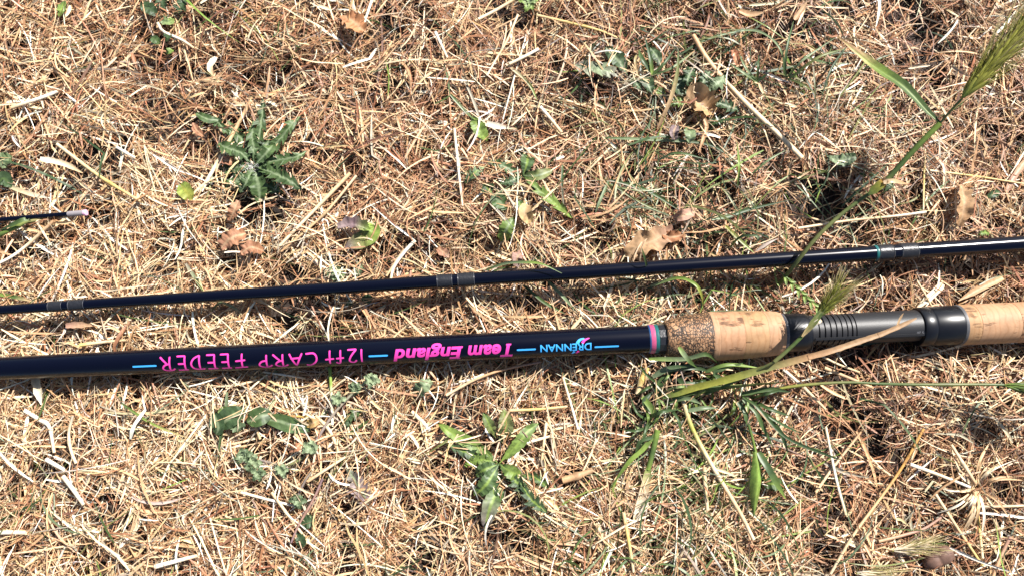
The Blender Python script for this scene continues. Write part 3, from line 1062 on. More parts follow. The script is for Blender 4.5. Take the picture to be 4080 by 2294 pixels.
d = Plant('dandelion', 1990, 1845, 'dandelion with long toothed green leaves and a mauve outer leaf, below the pink lettering')
c0 = (1988, 1846)
for k, (pts, w, kd, cc) in enumerate([
    ([c0, (1920, 1790), (1800, 1722), (1742, 1682)], 54, 'toothed', ('green', 'lime')), ([(1960, 1825), (1880, 1810), (1780, 1765)], 60, 'lobed', G2),
    ([c0, (1920, 1830), (1850, 1850)], 56, 'lobed', G3), ([(1975, 1740), (1950, 1690), (1925, 1640)], 44, 'toothed', ('olive', 'green')),
    ([(1990, 1770), (2015, 1700), (2008, 1628)], 66, 'toothed', ('dgreen', 'olive')), ([c0, (2070, 1760), (2100, 1720), (2146, 1684)], 54, 'toothed', ('lime', 'green')),
    ([c0, (1930, 1870), (1895, 1890)], 58, 'toothed', G1), ([c0, (1940, 1925), (1890, 1972)], 66, 'toothed', G1), ([c0, (1985, 1940), (1952, 2020), (1930, 2112)], 72, 'toothed', ('green', 'green', 'mauve')),
    ([c0, (2060, 1920), (2110, 1960)], 64, 'lobed', G2), ([c0, (2040, 1880), (2080, 1900)], 58, 'toothed', G3), ([(2060, 1900), (2120, 1990), (2180, 2040)], 60, 'lobed', G2),
    ([c0, (1965, 1960), (1990, 2000)], 44, 'toothed', G2), ([(2050, 1890), (2130, 1900), (2190, 1950)], 50, 'lobed', ('dgreen', 'green'))]):
    d.leaf(pts, w, kd, cc, rib='lime', seed=40 + k, lift=.003 + .001 * (k % 4))
clear(1985, 1850, 110, .2)
clear(2110, 1950, 70, .25)

d = Plant('dandelion', 2760, 330, 'shaded dandelion with dark toothed leaves beside the crumpled tan leaf, upper right')
for k, (pts, w, kd, cc) in enumerate([
    ([(2480, 330), (2440, 290), (2360, 272), (2270, 256)], 92, 'lobed', ('mauve', 'silver', 'mauve')), ([(2500, 300), (2470, 250), (2412, 188)], 74, 'toothed', ('blue_green', 'dgreen')),
    ([(2600, 380), (2580, 330), (2560, 300)], 62, 'toothed', G2), ([(2590, 345), (2640, 370), (2650, 380)], 56, 'lobed', G3), ([(2660, 420), (2700, 410), (2740, 395)], 56, 'lobed', ('green', 'lime')),
    ([(2750, 350), (2740, 320), (2760, 270)], 72, 'lobed', G2), ([(2760, 360), (2800, 330), (2830, 280)], 78, 'lobed', G2), ([(2780, 370), (2850, 340), (2890, 300)], 78, 'lobed', ('blue_green', 'silver')),
    ([(2830, 400), (2890, 420), (2950, 440)], 70, 'lobed', G2), ([(2760, 380), (2700, 350), (2740, 300)], 60, 'toothed', G2), ([(2740, 500), (2750, 540), (2745, 570)], 54, 'toothed', ('green', 'silver')),
    ([(2560, 360), (2540, 340), (2520, 310)], 52, 'lobed', G2), ([(2800, 470), (2850, 480), (2910, 470)], 60, 'lobed', G2), ([(2640, 280), (2620, 230), (2590, 190)], 50, 'toothed', G2)]):
    d.leaf(pts, w, kd, cc, rib='silver', seed=60 + k, lift=.002 + .001 * (k % 3))
for q in ((2560, 300, 70), (2780, 330, 80), (2880, 440, 60), (2650, 360, 60)): clear(*q, .25)

d = Plant('weed', 1000, 1660, 'broad dark green plantain-like leaves lying in a row under the pink word at lower left', 'weed')
for k, (pts, w, kd, cc) in enumerate([
    ([(870, 1700), (910, 1665), (975, 1630)], 82, 'oval', G2), ([(985, 1680), (1030, 1660), (1085, 1645)], 72, 'oval', ('green', 'dgreen')), ([(1050, 1670), (1110, 1675), (1170, 1695), (1240, 1715)], 62, 'narrow', ('green', 'blue_green')),
    ([(850, 1640), (870, 1700), (860, 1730)], 56, 'oval', G2), ([(930, 1680), (950, 1700), (965, 1712)], 52, 'ragged', ('silver', 'blue_green')), ([(880, 1620), (895, 1640)], 40, 'oval', G3)]):
    d.leaf(pts, w, kd, cc, rib='silver', seed=80 + k, lift=.0035, wave=.06)
clear(1000, 1670, 60, .2)

cr = Plant('creeping_weed', 1230, 1800, 'creeping weed with mauve trailing stem and downy grey green leaf clusters, lower left')
cr.stem([(1035, 1832), (1140, 1852), (1215, 1815), (1250, 1770)], 11, ('mauve', 'olive', 'mauve'), lift=.004)
cr.stem([(1250, 1770), (1320, 1660), (1400, 1570), (1470, 1510)], 12, ('mauve', 'grey', 'silver'), lift=.004)
cr.stem([(1170, 2010), (1215, 1915), (1240, 1880)], 10, ('mauve', 'grey'), lift=.003)
def rosette(pl, px, py, rpx, n, cc=('silver', 'silver'), sd=0, a0=0, spread=6.28):
    rs = random.Random(sd)
    for k in range(n):
        a = a0 + spread * k / n + rs.uniform(-.25, .25)
        rr = rpx * rs.uniform(.7, 1.1)
        z0 = top_at(px, py) + .004 + .0015 * rs.random()
        pl.leaf([(px, py), (px + rr * .55 * math.cos(a), py + rr * .55 * math.sin(a)), (px + rr * math.cos(a), py + rr * math.sin(a))], rpx * .62, 'ragged', cc, z=[z0, z0 + .0015, z0 + .0003], rib=None, seed=sd * 10 + k, cup=.35, wave=.2)
for q in ((968, 1812, 40, 6, 1), (1012, 1835, 34, 5, 2), (1030, 1885, 34, 5, 3), (990, 1860, 26, 4, 9), (1240, 1782, 40, 5, 4), (1188, 1992, 36, 6, 5), (1480, 1512, 36, 7, 6), (1415, 1545, 30, 7, 7), (1345, 1592, 34, 5, 8), (1120, 1870, 34, 5, 10)):
    rosette(cr, q[0], q[1], q[2], q[3], ('silver', 'blue_green') if q[4] % 2 else ('silver', 'silver'), q[4])

w1 = Plant('weed', 1220, 2080, 'small round scalloped dark green leaves at the foot of the long straw, bottom left')
w1.leaf([(1190, 2085), (1225, 2075), (1255, 2070)], 58, 'toothed', G2, seed=101, rib='blue_green')
w1.leaf([(1180, 2120), (1200, 2150), (1195, 2180)], 46, 'toothed', G2, seed=102, rib='blue_green')
w2 = Plant('weed', 1400, 1660, 'small dark ferny leaf beside the white stalk, below the pink words')
w2.leaf([(1355, 1690), (1395, 1660), (1448, 1622)], 44, 'lobed', ('dgreen', 'green'), seed=104, rib='blue_green')
w2.leaf([(1350, 1680), (1380, 1690), (1400, 1670)], 30, 'lobed', ('dgreen', 'dgreen'), seed=105, rib='dgreen')
w3 = Plant('weed', 1330, 1090, 'toothed green weed whose leaves run beneath the slim rod, left of the middle')
for k, (pts, w, kd, cc) in enumerate([([(1390, 1130), (1340, 1090), (1280, 1062)], 66, 'toothed', ('green', 'silver')), ([(1420, 1110), (1432, 1070), (1425, 1042)], 48, 'lobed', ('blue_green', 'silver')), ([(1390, 1180), (1388, 1210), (1386, 1232)], 46, 'toothed', G2), ([(1440, 1185), (1460, 1190), (1488, 1186)], 38, 'oval', G2)]):
    w3.leaf(pts, w, kd, cc, z=.010, seed=110 + k, rib='silver')
def single(label, pts, w, kd, cc, name='fallen_leaf', cat='leaf', mat='leaf', seed=0, **k):
    o = leaf(None, pts, w, kd, cc, name=name, mat=mat, seed=seed or int(pts[0][0]), **k)
    return tag(o, label, cat)
single('small jagged green leaf hanging from a grass stalk, left of the pale vertical straw', [(1884, 460), (1905, 505), (1942, 562)], 66, 'toothed', G3, rib='lime')
single('yellow green oval leaf near the left straw stub', [(765, 800), (742, 765), (718, 735)], 62, 'oval', ('yellowgreen', 'lime'), rib='yellowgreen')
single('grey purple lobed leaf lying alone below the downy creeping weed', [(1380, 1860), (1420, 1920), (1468, 2010)], 92, 'lobed', ('blue_green', 'mauve', 'purple'), rib='silver')
single('torn grey green leaf end just below the thick rod under the pink word', [(1715, 1512), (1685, 1540), (1650, 1570)], 54, 'ragged', ('silver', 'blue_green'), rib='silver')
single('green toothed scrap of leaf near the right end of the slim rod', [(3520, 770), (3545, 740), (3556, 700)], 36, 'toothed', G2, rib='green')
single('small bright green tuft leaf just above the slim rod at far right', [(3890, 945), (3912, 930), (3945, 925)], 36, 'lobed', ('green', 'lime'), rib='lime')
single('small dark green leaf above the far right end of the slim rod', [(3930, 790), (3955, 775), (3985, 765)], 30, 'oval', G2, rib='green')
single('grey green leaf half hidden in straw right of the long seed stem', [(3290, 620), (3350, 640), (3420, 620)], 60, 'toothed', ('silver', 'blue_green'), rib='silver')
single('dark leaf at the left edge above the thin rod tip', [(-10, 735), (15, 712), (45, 745)], 60, 'oval', G2, rib='green')
single('mottled green leaf at the left edge, upper one', [(-5, 660), (20, 640), (48, 625)], 70, 'oval', ('silver', 'green'), rib='silver')
single('small green leaf with a yellow tip at the upper left', [(235, 70), (245, 40), (255, 5)], 38, 'oval', ('lime', 'green'), rib='lime')
w4 = Plant('weed', 660, 60, 'cluster of dark bluish green weed leaves at the top edge, left')
for k, (pts, w, kd, cc) in enumerate([([(640, 70), (600, 40), (560, 10)], 60, 'toothed', G2), ([(690, 60), (720, 30), (740, -10)], 70, 'lobed', G2), ([(650, 60), (650, 20), (640, -20)], 66, 'lobed', ('blue_green', 'dgreen')), ([(640, 80), (670, 85), (690, 75)], 46, 'ragged', ('silver', 'lime'))]):
    w4.leaf(pts, w, kd, cc, seed=120 + k, rib='blue_green')
clear(660, 30, 70, .2)
w5 = Plant('weed', 635, 155, 'small dark weed leaves below the top left weed cluster')
for k, (pts, w, kd, cc) in enumerate([([(600, 145), (620, 160), (640, 175)], 40, 'toothed', G1), ([(655, 170), (668, 150), (672, 125)], 40, 'toothed', G2), ([(665, 215), (672, 205), (690, 200)], 30, 'oval', G3)]):
    w5.leaf(pts, w, kd, cc, seed=130 + k, rib='green')
clear(650, 160, 36, .2)
w6 = Plant('weed', 2110, 8, 'small pale green feathery weed at the top edge, middle')
rosette(w6, 2110, 8, 44, 6, ('silver', 'lime'), 31)

# ------------------------------------------------------------------ fallen dead leaves
single('curled leaf, mauve on top and green inside, lying above the middle of the slim rod', [(1345, 905), (1410, 895), (1474, 918)], 54, 'ragged', ('mauve', 'purple', 'lime'), rib=None, cup=.9, lift=.007, seed=141, roll=.25)
single('bright green curved leaf half wrapped round the curled mauve leaf', [(1478, 885), (1485, 925), (1450, 955), (1375, 985)], 74, 'oval', ('lime', 'lime', 'olive', 'purple'), rib=None, cup=.35, lift=.003, seed=142)
DL = [('large folded brown leaf lying against the upper side of the slim rod', [(2500, 1030), (2540, 985), (2620, 950), (2690, 925)], 96, 'ragged', ('leaftan', 'leaftan', 'pinkbrown'), .5),
 ('dark reddish brown leaf tip touching the large folded brown leaf', [(2640, 925), (2670, 945), (2725, 935)], 46, 'oval', ('rust', 'rust'), .6),
 ('pinkish oval dead leaf above the large folded brown leaf', [(2682, 872), (2720, 860), (2772, 842)], 46, 'oval', ('pinkbrown', (0.45, .28, .2)), .35),
 ('crumpled tan dead leaf with a long drooping stalk, upper right', [(2740, 420), (2770, 400), (2800, 420), (2835, 450)], 110, 'ragged', ('leaftan', (0.46, .29, .14)), .9),
 ('upright tan dead leaf above the right end of the slim rod', [(3830, 740), (3842, 800), (3835, 860), (3820, 900)], 62, 'ragged', ('leaftan', 'tan'), .5),
 ('orange brown fan shaped dead leaf near the top, left of centre', [(1450, 125), (1420, 95), (1370, 62)], 86, 'ragged', ((0.50, .24, .11), (0.42, .2, .1)), .4),
 ('mottled reddish brown leaf flat in the litter above the slim rod, left', [(880, 990), (920, 950), (980, 930)], 70, 'ragged', ((0.36, .19, .12), 'rust'), .2),
 ('reddish brown flat leaf scrap right of the mottled one', [(960, 1010), (1000, 985), (1050, 1000)], 52, 'ragged', ((0.40, .2, .12), 'rust'), .2),
 ('rusty narrow dead leaf left of the large flat dandelion', [(770, 490), (785, 520), (815, 545)], 30, 'oval', ((0.40, .2, .13), 'rust'), .4),
 ('rusty ragged leaf under the left leaves of the large dandelion', [(880, 640), (910, 640), (940, 650)], 42, 'ragged', ((0.38, .18, .12), 'rust'), .4),
 ('brown crisp leaf below the left leaves of the large dandelion', [(950, 800), (935, 835), (915, 880)], 44, 'ragged', ((0.42, .24, .15), 'rust'), .4),
 ('mauve dead leaf below the crumpled tan leaf', [(2700, 495), (2685, 525), (2690, 562)], 44, 'toothed', ('purple', 'mauve'), .3),
 ('curled oval straw coloured leaf in the middle of the straggly dandelion', [(2098, 812), (2092, 850), (2118, 885)], 54, 'oval', ('pale', (0.36, .25, .11)), .6),
 ('reddish curl of dead leaf right of the shaded dandelion', [(2920, 200), (2935, 240), (2945, 262)], 40, 'ragged', ((0.40, .17, .10), 'rust'), .7),
 ('pink brown scrap of leaf at the foot of the white straw fork, middle', [(2080, 1005), (2060, 1030), (2075, 1060)], 46, 'ragged', ('pinkbrown', 'mauve'), .3),
 ('ochre scrap of leaf beside the row of broad dark leaves', [(1220, 1690), (1250, 1682), (1270, 1672)], 36, 'oval', ((0.36, .24, .06), 'tan'), .3),
 ('small reddish brown leaf in the litter below the broad dark leaves', [(1150, 1790), (1180, 1780), (1200, 1765)], 34, 'ragged', ((0.40, .2, .12), 'rust'), .3),
 ('pink brown leaf scrap low in the litter below the straggly dandelion', [(1790, 770 + 250), (1760, 1000), (1745, 985)], 36, 'ragged', ('pinkbrown', 'rust'), .3)]
for k, (lb, pts, w, kd, cc, cup) in enumerate(DL):
    single(lb, pts, w, kd, cc, name='dead_leaf', mat='dead', rib=(0.5, .34, .2), seed=160 + k, cup=cup, wave=.18, ribw=.04, lift=.0045)
straw('drooping tan stalk hanging from the crumpled tan leaf', [(2795, 455), (2815, 500), (2800, 560), (2782, 610)], 15, ('leaftan', 'tan'), kind='strip', fold=.6, lift=.005)

# ------------------------------------------------------------------ barley grass and other tall green stems
def spikelet_mesh(L, W, A, seed, cc):
    rs = random.Random(seed)
    V, Q, K, T = [], [], [], []
    n, m = 6, 6
    for i in range(n):
        t = i / (n - 1)
        r = W / 2 * max(.12, math.sin(math.pi * (.08 + .84 * t)) ** .8)
        for k in range(m):
            a = 2 * math.pi * k / m
            V.append((t * L, r * math.cos(a), r * .7 * math.sin(a)))
            K.append(ramp(cc, t) * (1 + .12 * ((k % 3) - 1)))
        if i:
            Q += [((i - 1) * m + k, (i - 1) * m + (k + 1) % m, i * m + (k + 1) % m, i * m + k) for k in range(m)]
    for j in range(3):
        b = len(V)
        y0, z0 = (j - 1) * W * .3, rs.uniform(-.2, .2) * W
        x0 = L * (.9 if j == 1 else .35)
        dy, dz = (j - 1) * .24 + rs.uniform(-.08, .08), rs.uniform(-.1, .1)
        AA = A * rs.uniform(.8, 1.1)
        for i in range(4):
            t = i / 3
            r = 0.00020 * (1 - .6 * t)
            for k in range(3):
                a = 2 * math.pi * k / 3
                V.append((x0 + AA * t, y0 + dy * AA * t + r * math.cos(a), z0 + dz * AA * t + r * math.sin(a)))
                K.append(ramp((cc[-1], 'yellowgreen', 'cream'), t))
            if i:
                Q += [(b + (i - 1) * 3 + k, b + (i - 1) * 3 + (k + 1) % 3, b + i * 3 + (k + 1) % 3, b + i * 3 + k) for k in range(3)]
    return mesh_np('spikelet', V, Q, K, smooth=True)

def spike(root, P0, P1, n, L, W, A, cc, spread=.30, name='seed_head'):
    """a bristly ear: thin rachis with overlapping spikelets, each a sub-part"""
    ax = P1 - P0
    H = ax.length
    X = ax.normalized()
    Y = Vector((0, 0, 1)).cross(X).normalized()
    Z = X.cross(Y)
    P = [P0.lerp(P1, i / 8) + Z * (H * .04 * math.sin(math.pi * i / 8)) for i in range(9)]
    head = link(name, stalk_mesh(name, P, .0005, ('yellowgreen', 'lime'), taper=(1, .5)), M['green'])
    into(root, [head])
    kinds = [spikelet_mesh(L, W, A, s, cc) for s in range(3)]
    for me in kinds: me.materials.append(M['green'])
    for i in range(n):
        t = (i + .3) / n * .96
        for k, ang in enumerate((-1.5, -.1, 1.5, 3.0) if i % 2 else (-.8, .7, 2.3)):
            a = ang + random.uniform(-.25, .25)
            side = Y * math.sin(a) + Z * math.cos(a)
            sp = spread * (1 - .25 * t) * random.uniform(.75, 1.2)
            dr = (X * math.cos(sp) + side * math.sin(sp)).normalized()
            yy = dr.cross(side.cross(dr)).normalized()
            yy = (X.cross(side)).normalized()
            zz = dr.cross(yy)
            mtx = Matrix((dr, yy, zz)).transposed().to_4x4()
            q = P0.lerp(P1, t) + Z * (H * .04 * math.sin(math.pi * t)) + side * .0005
            mtx.translation = q
            o = bpy.data.objects.new('spikelet', kinds[(i + k) % 3])
            C.objects.link(o)
            o.parent = head
            o.matrix_basis = mtx
    return head

b1 = Plant('barley_grass', 3110, 1120, 'tall barley grass stem leaning over the slim rod up to a big bristly green ear, right', 'grass')
b1.stem([(3105, 1130), (3170, 1050), (3260, 940), (3370, 840), (3480, 760)], 17, ('green', 'olive', 'green'), z=[.014, .030, .040, .046, .052], sides=8)
b1.stem([(3480, 760), (3540, 710), (3640, 600), (3745, 492)], 21, ('olive', 'green', 'lime'), z=[.052, .056, .064, .072], taper=(.9, 1.0), sides=8)
b1.blade([(3460, 775), (3505, 738), (3520, 725), (3535, 715)], 30, ('green', 'yellowgreen', 'orange', 'pale'), z=[.054, .0575, .0585, .060], name='withered_sheath', taper=(.2, .7), fold=.5)
b1.blade([(3520, 728), (3560, 722), (3620, 735)], 17, ('cream', 'pale', 'tan'), z=[.059, .060, .056], name='withered_leaf')
b1.stem([(3745, 492), (3790, 440), (3832, 395)], 11, ('olive', 'green'), z=[.072, .078, .083], taper=(.8, .8))
b1.leaf([(3745, 492), (3690, 440), (3600, 345), (3490, 270), (3335, 145)], 40, 'narrow', ('dgreen', 'green', 'green', 'lime', 'pale', 'tan'), z=[.072, .072, .069, .064, .056], name='flag_leaf', rib='lime', cup=.4, wave=.02, mat='green', ribw=.05)
spike(b1.e, at(3832, 393, .083), at(4150, 20, .098), 21, .0120, .0026, .030, ('lime', 'yellowgreen', 'yellowgreen'), .36)

b2 = Plant('barley_grass', 2815, 1565, 'barley grass stem crossing the front of the reel seat to a small bristly yellow green ear', 'grass')
b2.stem([(2812, 1568), (2950, 1508), (3085, 1440)], 12, ('green', 'green', 'olive'), z=[.016, .028, .040], sides=8)
b2.stem([(3085, 1440), (3140, 1392), (3200, 1333), (3252, 1268)], 15, ('olive', 'green', 'lime'), z=[.040, .043, .046, .048], sides=8)
b2.leaf([(3195, 1340), (3235, 1290), (3275, 1235), (3305, 1205)], 24, 'narrow', ('pale', 'olive', 'green', 'tan'), z=[.047, .050, .052, .053], name='sheath_leaf', rib='olive', cup=.5, wave=.02, mat='green')
b2.blade([(3245, 1290), (3262, 1278), (3275, 1278)], 16, ('white', 'cream'), z=[.050, .051, .050], name='withered_sheath')
spike(b2.e, at(3258, 1262, .049), at(3335, 1165, .054), 11, .0066, .0015, .013, ('lime', 'yellowgreen'), .45)

b3 = Plant('barley_grass', 2960, 1570, 'barley grass stem lying level below the cork grip with its ear at the right edge', 'grass')
b3.stem([(2955, 1575), (3050, 1556), (3200, 1533), (3377, 1522), (3503, 1528)], 13, ('lime', 'yellowgreen', 'olive', 'green'), z=[.014, .018, .022, .026, .028], sides=8)
b3.stem([(3503, 1528), (3700, 1531), (3900, 1530), (4000, 1532)], 12, ('green', 'olive', 'green'), z=[.028, .032, .034, .035], nodes=(.45,), sides=8)
spike(b3.e, at(3998, 1532, .035), at(4200, 1566, .040), 14, .008, .0016, .02, ('lime', 'green'), .34)

rg = Plant('ryegrass', 3110, 1090, 'flat green ear of ryegrass hanging down between the two rods, right of centre', 'grass')
rg.stem([(3085, 1062), (3140, 1110), (3190, 1158), (3240, 1200), (3270, 1225)], 6, ('green', 'lime'), z=[.020, .022, .021, .019, .016])
for k in range(11):
    t = k / 10
    x, y, z = 3125 + 125 * t, 1095 + 118 * t, .0215 - .003 * t
    sd = 1 if k % 2 else -1
    rg.leaf([(x, y), (x + 10 + 5 * sd, y + 18 - 5 * sd), (x + 22 + 13 * sd, y + 32 - 14 * sd)], 13, 'narrow', ('green', 'lime', 'silver'), z=[z, z + .001, z + .001], name='spikelet', rib='lime', wave=0, cup=.5, mat='green')

bl = Plant('grass_stalk', 2645, 1580, 'broad yellow green grass blade turning to a dry tan tip laid over the reel seat', 'grass')
bl.blade([(2640, 1582), (2760, 1545), (2890, 1512), (3064, 1463), (3228, 1419)], 26, ('green', 'yellowgreen', 'yellowgreen', 'olive', 'tan'), z=[.016, .022, .029, .036, .041], fold=.45, taper=(.5, .9))
bl.blade([(3220, 1421), (3310, 1397), (3419, 1360), (3510, 1330)], 21, ('tan', 'leaftan', 'leaftan'), z=[.041, .043, .044, .045], name='dry_tip', fold=.4, taper=(.9, .8))
bl.blade([(3500, 1334), (3578, 1301), (3652, 1266)], 17, ('leaftan', 'leaftan'), z=[.045, .046, .047], name='dry_tip', fold=.5, taper=(1, .3))
bl.blade([(3574, 1300), (3585, 1270), (3600, 1246)], 8, ('pale', 'leaftan'), z=[.046, .047, .048], name='dry_tip')

# green clump growing below the foregrip
cl = Plant('grass_clump', 2760, 1600, 'fresh green grass clump spilling down from under the cork foregrip', 'grass')
for k, (pts, w, cc, z) in enumerate([
    ([(2585, 1428), (2725, 1428), (2812, 1409), (2858, 1441)], 16, ('lime', 'silver', 'green', 'green'), [.020, .026, .030, .022]),
    ([(2704, 1381), (2728, 1414), (2749, 1439), (2781, 1465)], 18, ('lime', 'silver', 'green', 'green'), [.034, .033, .028, .020]),
    ([(2635, 1580), (2700, 1572), (2769, 1560), (2911, 1540), (3140, 1520)], 20, ('green', 'blue_green', 'green', 'yellowgreen'), [.014, .018, .020, .022, .020]),
    ([(2955, 1569), (3064, 1548), (3150, 1560)], 18, ('green', 'blue_green'), [.018, .021, .020]),
    ([(2600, 1500), (2660, 1470), (2760, 1462), (2830, 1480)], 22, ('silver', 'blue_green', 'dgreen'), [.018, .022, .022, .016]),
    ([(2620, 1590), (2630, 1530), (2690, 1468)], 26, ('blue_green', 'green', 'dgreen'), [.012, .018, .020]),
    ([(2560, 1580), (2600, 1630), (2622, 1680)], 22, ('lime', 'blue_green'), [.016, .019, .017]),
    ([(2900, 1530), (2850, 1480), (2960, 1445)], 18, ('green', 'blue_green', 'green'), [.020, .024, .026]),
    ([(2810, 1480), (2900, 1452), (3030, 1465)], 14, ('green', 'lime'), [.022, .026, .022]),
    ([(2960, 1580), (3020, 1620), (3130, 1738), (3300, 1812), (3360, 1832)], 11, ('green', 'blue_green', 'dgreen'), [.020, .024, .026, .026, .022]),
    ([(2960, 1590), (3010, 1640), (3040, 1700), (3080, 1780)], 16, ('silver', 'green', 'green'), [.020, .023, .022, .016]),
    ([(2940, 1600), (2970, 1650), (2975, 1690)], 20, ('blue_green', 'green'), [.018, .020, .018]),
    ([(3060, 1660), (3110, 1720), (3140, 1800)], 16, ('green', 'dgreen'), [.022, .023, .018]),
    ([(3010, 1620), (3100, 1680), (3190, 1725)], 10, ('green', 'blue_green'), [.022, .024, .018]),
    ([(2740, 1635), (2800, 1625), (2860, 1625)], 16, ('silver', 'blue_green'), [.016, .018, .016]),
    ([(2655, 1600), (2740, 1585), (2800, 1610)], 16, ('green', 'silver'), [.014, .019, .016]),
    ([(2600, 1640), (2570, 1600), (2600, 1560)], 22, ('blue_green', 'dgreen'), [.014, .017, .016]),
    ([(2700, 1500), (2730, 1530), (2790, 1520)], 22, ('dgreen', 'blue_green'), [.016, .02, .018])]):
    cl.blade(pts, w, cc, z=z, fold=.35, twist=.5 * (k % 3 - 1))
rs_ = random.Random(8)
for k in range(34):
    x0, y0 = rs_.choice(((2640, 1560), (2780, 1540), (2960, 1590), (2600, 1650), (2850, 1500)))
    x0, y0 = x0 + rs_.uniform(-50, 50), y0 + rs_.uniform(-40, 40)
    a_ = rs_.uniform(-.9, 4.0)
    Ld = rs_.uniform(60, 190)
    b_ = a_ + rs_.uniform(-.7, .7)
    pts = [(x0, y0), (x0 + Ld * .5 * math.cos(a_), y0 + Ld * .5 * math.sin(a_)), (x0 + Ld * .5 * (math.cos(a_) + math.cos(b_)), y0 + Ld * .5 * (math.sin(a_) + math.sin(b_)))]
    pts = [(x, max(y, 1440)) for x, y in pts]
    h = rs_.uniform(.006, .014)
    cl.blade(pts, rs_.uniform(7, 14), rs_.choice((('green', 'lime'), ('lime', 'green', 'yellowgreen'), ('dgreen', 'green'), ('silver', 'lime'), ('green', 'dgreen'))), z=[.010, .010 + h, .012 + h * .3], fold=.4, twist=rs_.uniform(-.8, .8))
for q in ((2680, 1520, 90), (2800, 1530, 80), (2620, 1600, 50), (3000, 1620, 60)): clear(*q, .35)
g = Plant('grass_stalk', 2617, 1715, 'thick pale green stalk with a frayed straw base below the foregrip', 'grass')
g.stem([(2620, 1712), (2600, 1800), (2582, 1870)], 24, ('lime', 'green', 'lime'), z=[.020, .018, .016], sides=8)
g.blade([(2584, 1862), (2565, 1950), (2538, 2050), (2530, 2100)], 30, ('lime', 'cream', 'white', 'cream'), z=[.0165, .015, .013, .010], fold=.6, name='sheath')
g.blade([(2612, 1726), (2560, 1790), (2505, 1840), (2430, 1945)], 17, ('green', 'lime', 'lime', 'green'), z=[.020, .019, .018, .012])
g.blade([(2600, 1740), (2550, 1760), (2530, 1830)], 14, ('blue_green', 'green'), z=[.021, .020, .014])
g = Plant('grass_pod', 2990, 1706, 'swollen bright green grass sheath like a pod hanging below the reel seat', 'grass')
g.stem([(2982, 1690), (2998, 1745), (3010, 1795)], 12, ('green', 'lime'), z=[.020, .019, .018])
g.leaf([(3008, 1785), (3018, 1850), (3016, 1930), (3003, 2058)], 42, 'narrow', ('lime', (0.22, .36, .07), 'lime', 'green'), z=[.018, .019, .018, .012], name='pod', cup=-.9, wave=.0, rib='lime', mat='green')
g.blade([(3022, 1800), (3070, 1880), (3130, 1985)], 26, ('green', 'blue_green', 'lime'), z=[.018, .020, .013])
g = Plant('weed', 3060, 1940, 'green leaf low in the litter right of the swollen pod')
g.leaf([(3030, 1930), (3080, 1925), (3120, 1935)], 60, 'toothed', G1, seed=210)

for lb, root, bs in (
  ('green grass tuft with arching blades in the shade at the upper right', (3132, 320), [([(3132, 322), (3128, 250), (3140, 170), (3162, 85)], 11, ('dgreen', 'blue_green', 'green')), ([(3125, 300), (3110, 200), (3030, 130), (2880, 118)], 9, ('green', 'silver', 'green')), ([(3135, 310), (3200, 240), (3330, 150)], 9, ('green', 'silver', 'green')), ([(3140, 320), (3260, 230), (3370, 195)], 11, ('dgreen', 'olive', 'green')), ([(3140, 315), (3200, 340), (3245, 370)], 12, ('dgreen', 'olive')), ([(3370, 190), (3310, 280), (3270, 400)], 9, ('dgreen', 'dgreen')), ([(3238, 250), (3245, 320), (3250, 400)], 7, ('grey', 'green'))]),
  ('short dark green grass tuft left of the arching tuft, upper right', (3017, 325), [([(3017, 325), (3020, 270), (3024, 220)], 10, ('green', 'dgreen')), ([(3017, 325), (3060, 295)], 10, ('dgreen', 'dgreen')), ([(3015, 325), (2970, 270), (2945, 215)], 10, ('green', 'silver', 'green')), ([(3020, 330), (2960, 290), (2895, 245)], 12, ('green', 'silver', 'dgreen')), ([(3025, 335), (3040, 375)], 14, ('pale', 'cream'))]),
  ('green grass tuft with upright blades between the mauve leaf and the shaded dandelion', (2600, 300), [([(2600, 300), (2590, 230), (2570, 150)], 16, ('lime', 'blue_green', 'dgreen')), ([(2600, 300), (2650, 250), (2690, 195)], 12, ('green', 'dgreen')), ([(2600, 295), (2560, 240), (2545, 200)], 20, ('dgreen', 'green')), ([(2605, 300), (2680, 270), (2760, 210)], 10, ('green', 'silver')), ([(2540, 300), (2530, 240), (2545, 215)], 10, ('pale', 'olive'))]),
  ('loose green grass blades around the foot of the long right straw', (2940, 740), [([(2940, 742), (2945, 660), (2935, 560)], 10, ('green', 'lime', 'green')), ([(2790, 700), (2785, 640)], 10, ('dgreen', 'green')), ([(3000, 690), (3060, 640), (3130, 600)], 8, ('green', 'silver')), ([(2620, 640), (2700, 610), (2830, 640)], 9, ('silver', 'green', 'blue_green'))])):
    g = Plant('grass_tuft', *root, lb, 'grass')
    for pts, w, cc in bs:
        n = len(pts)
        z = [top_at(*p) + .002 + .010 * math.sin(math.pi * (.1 + .7 * i / (n - 1))) for i, p in enumerate(pts)]
        g.blade(pts, w, cc, z=z, fold=.4)

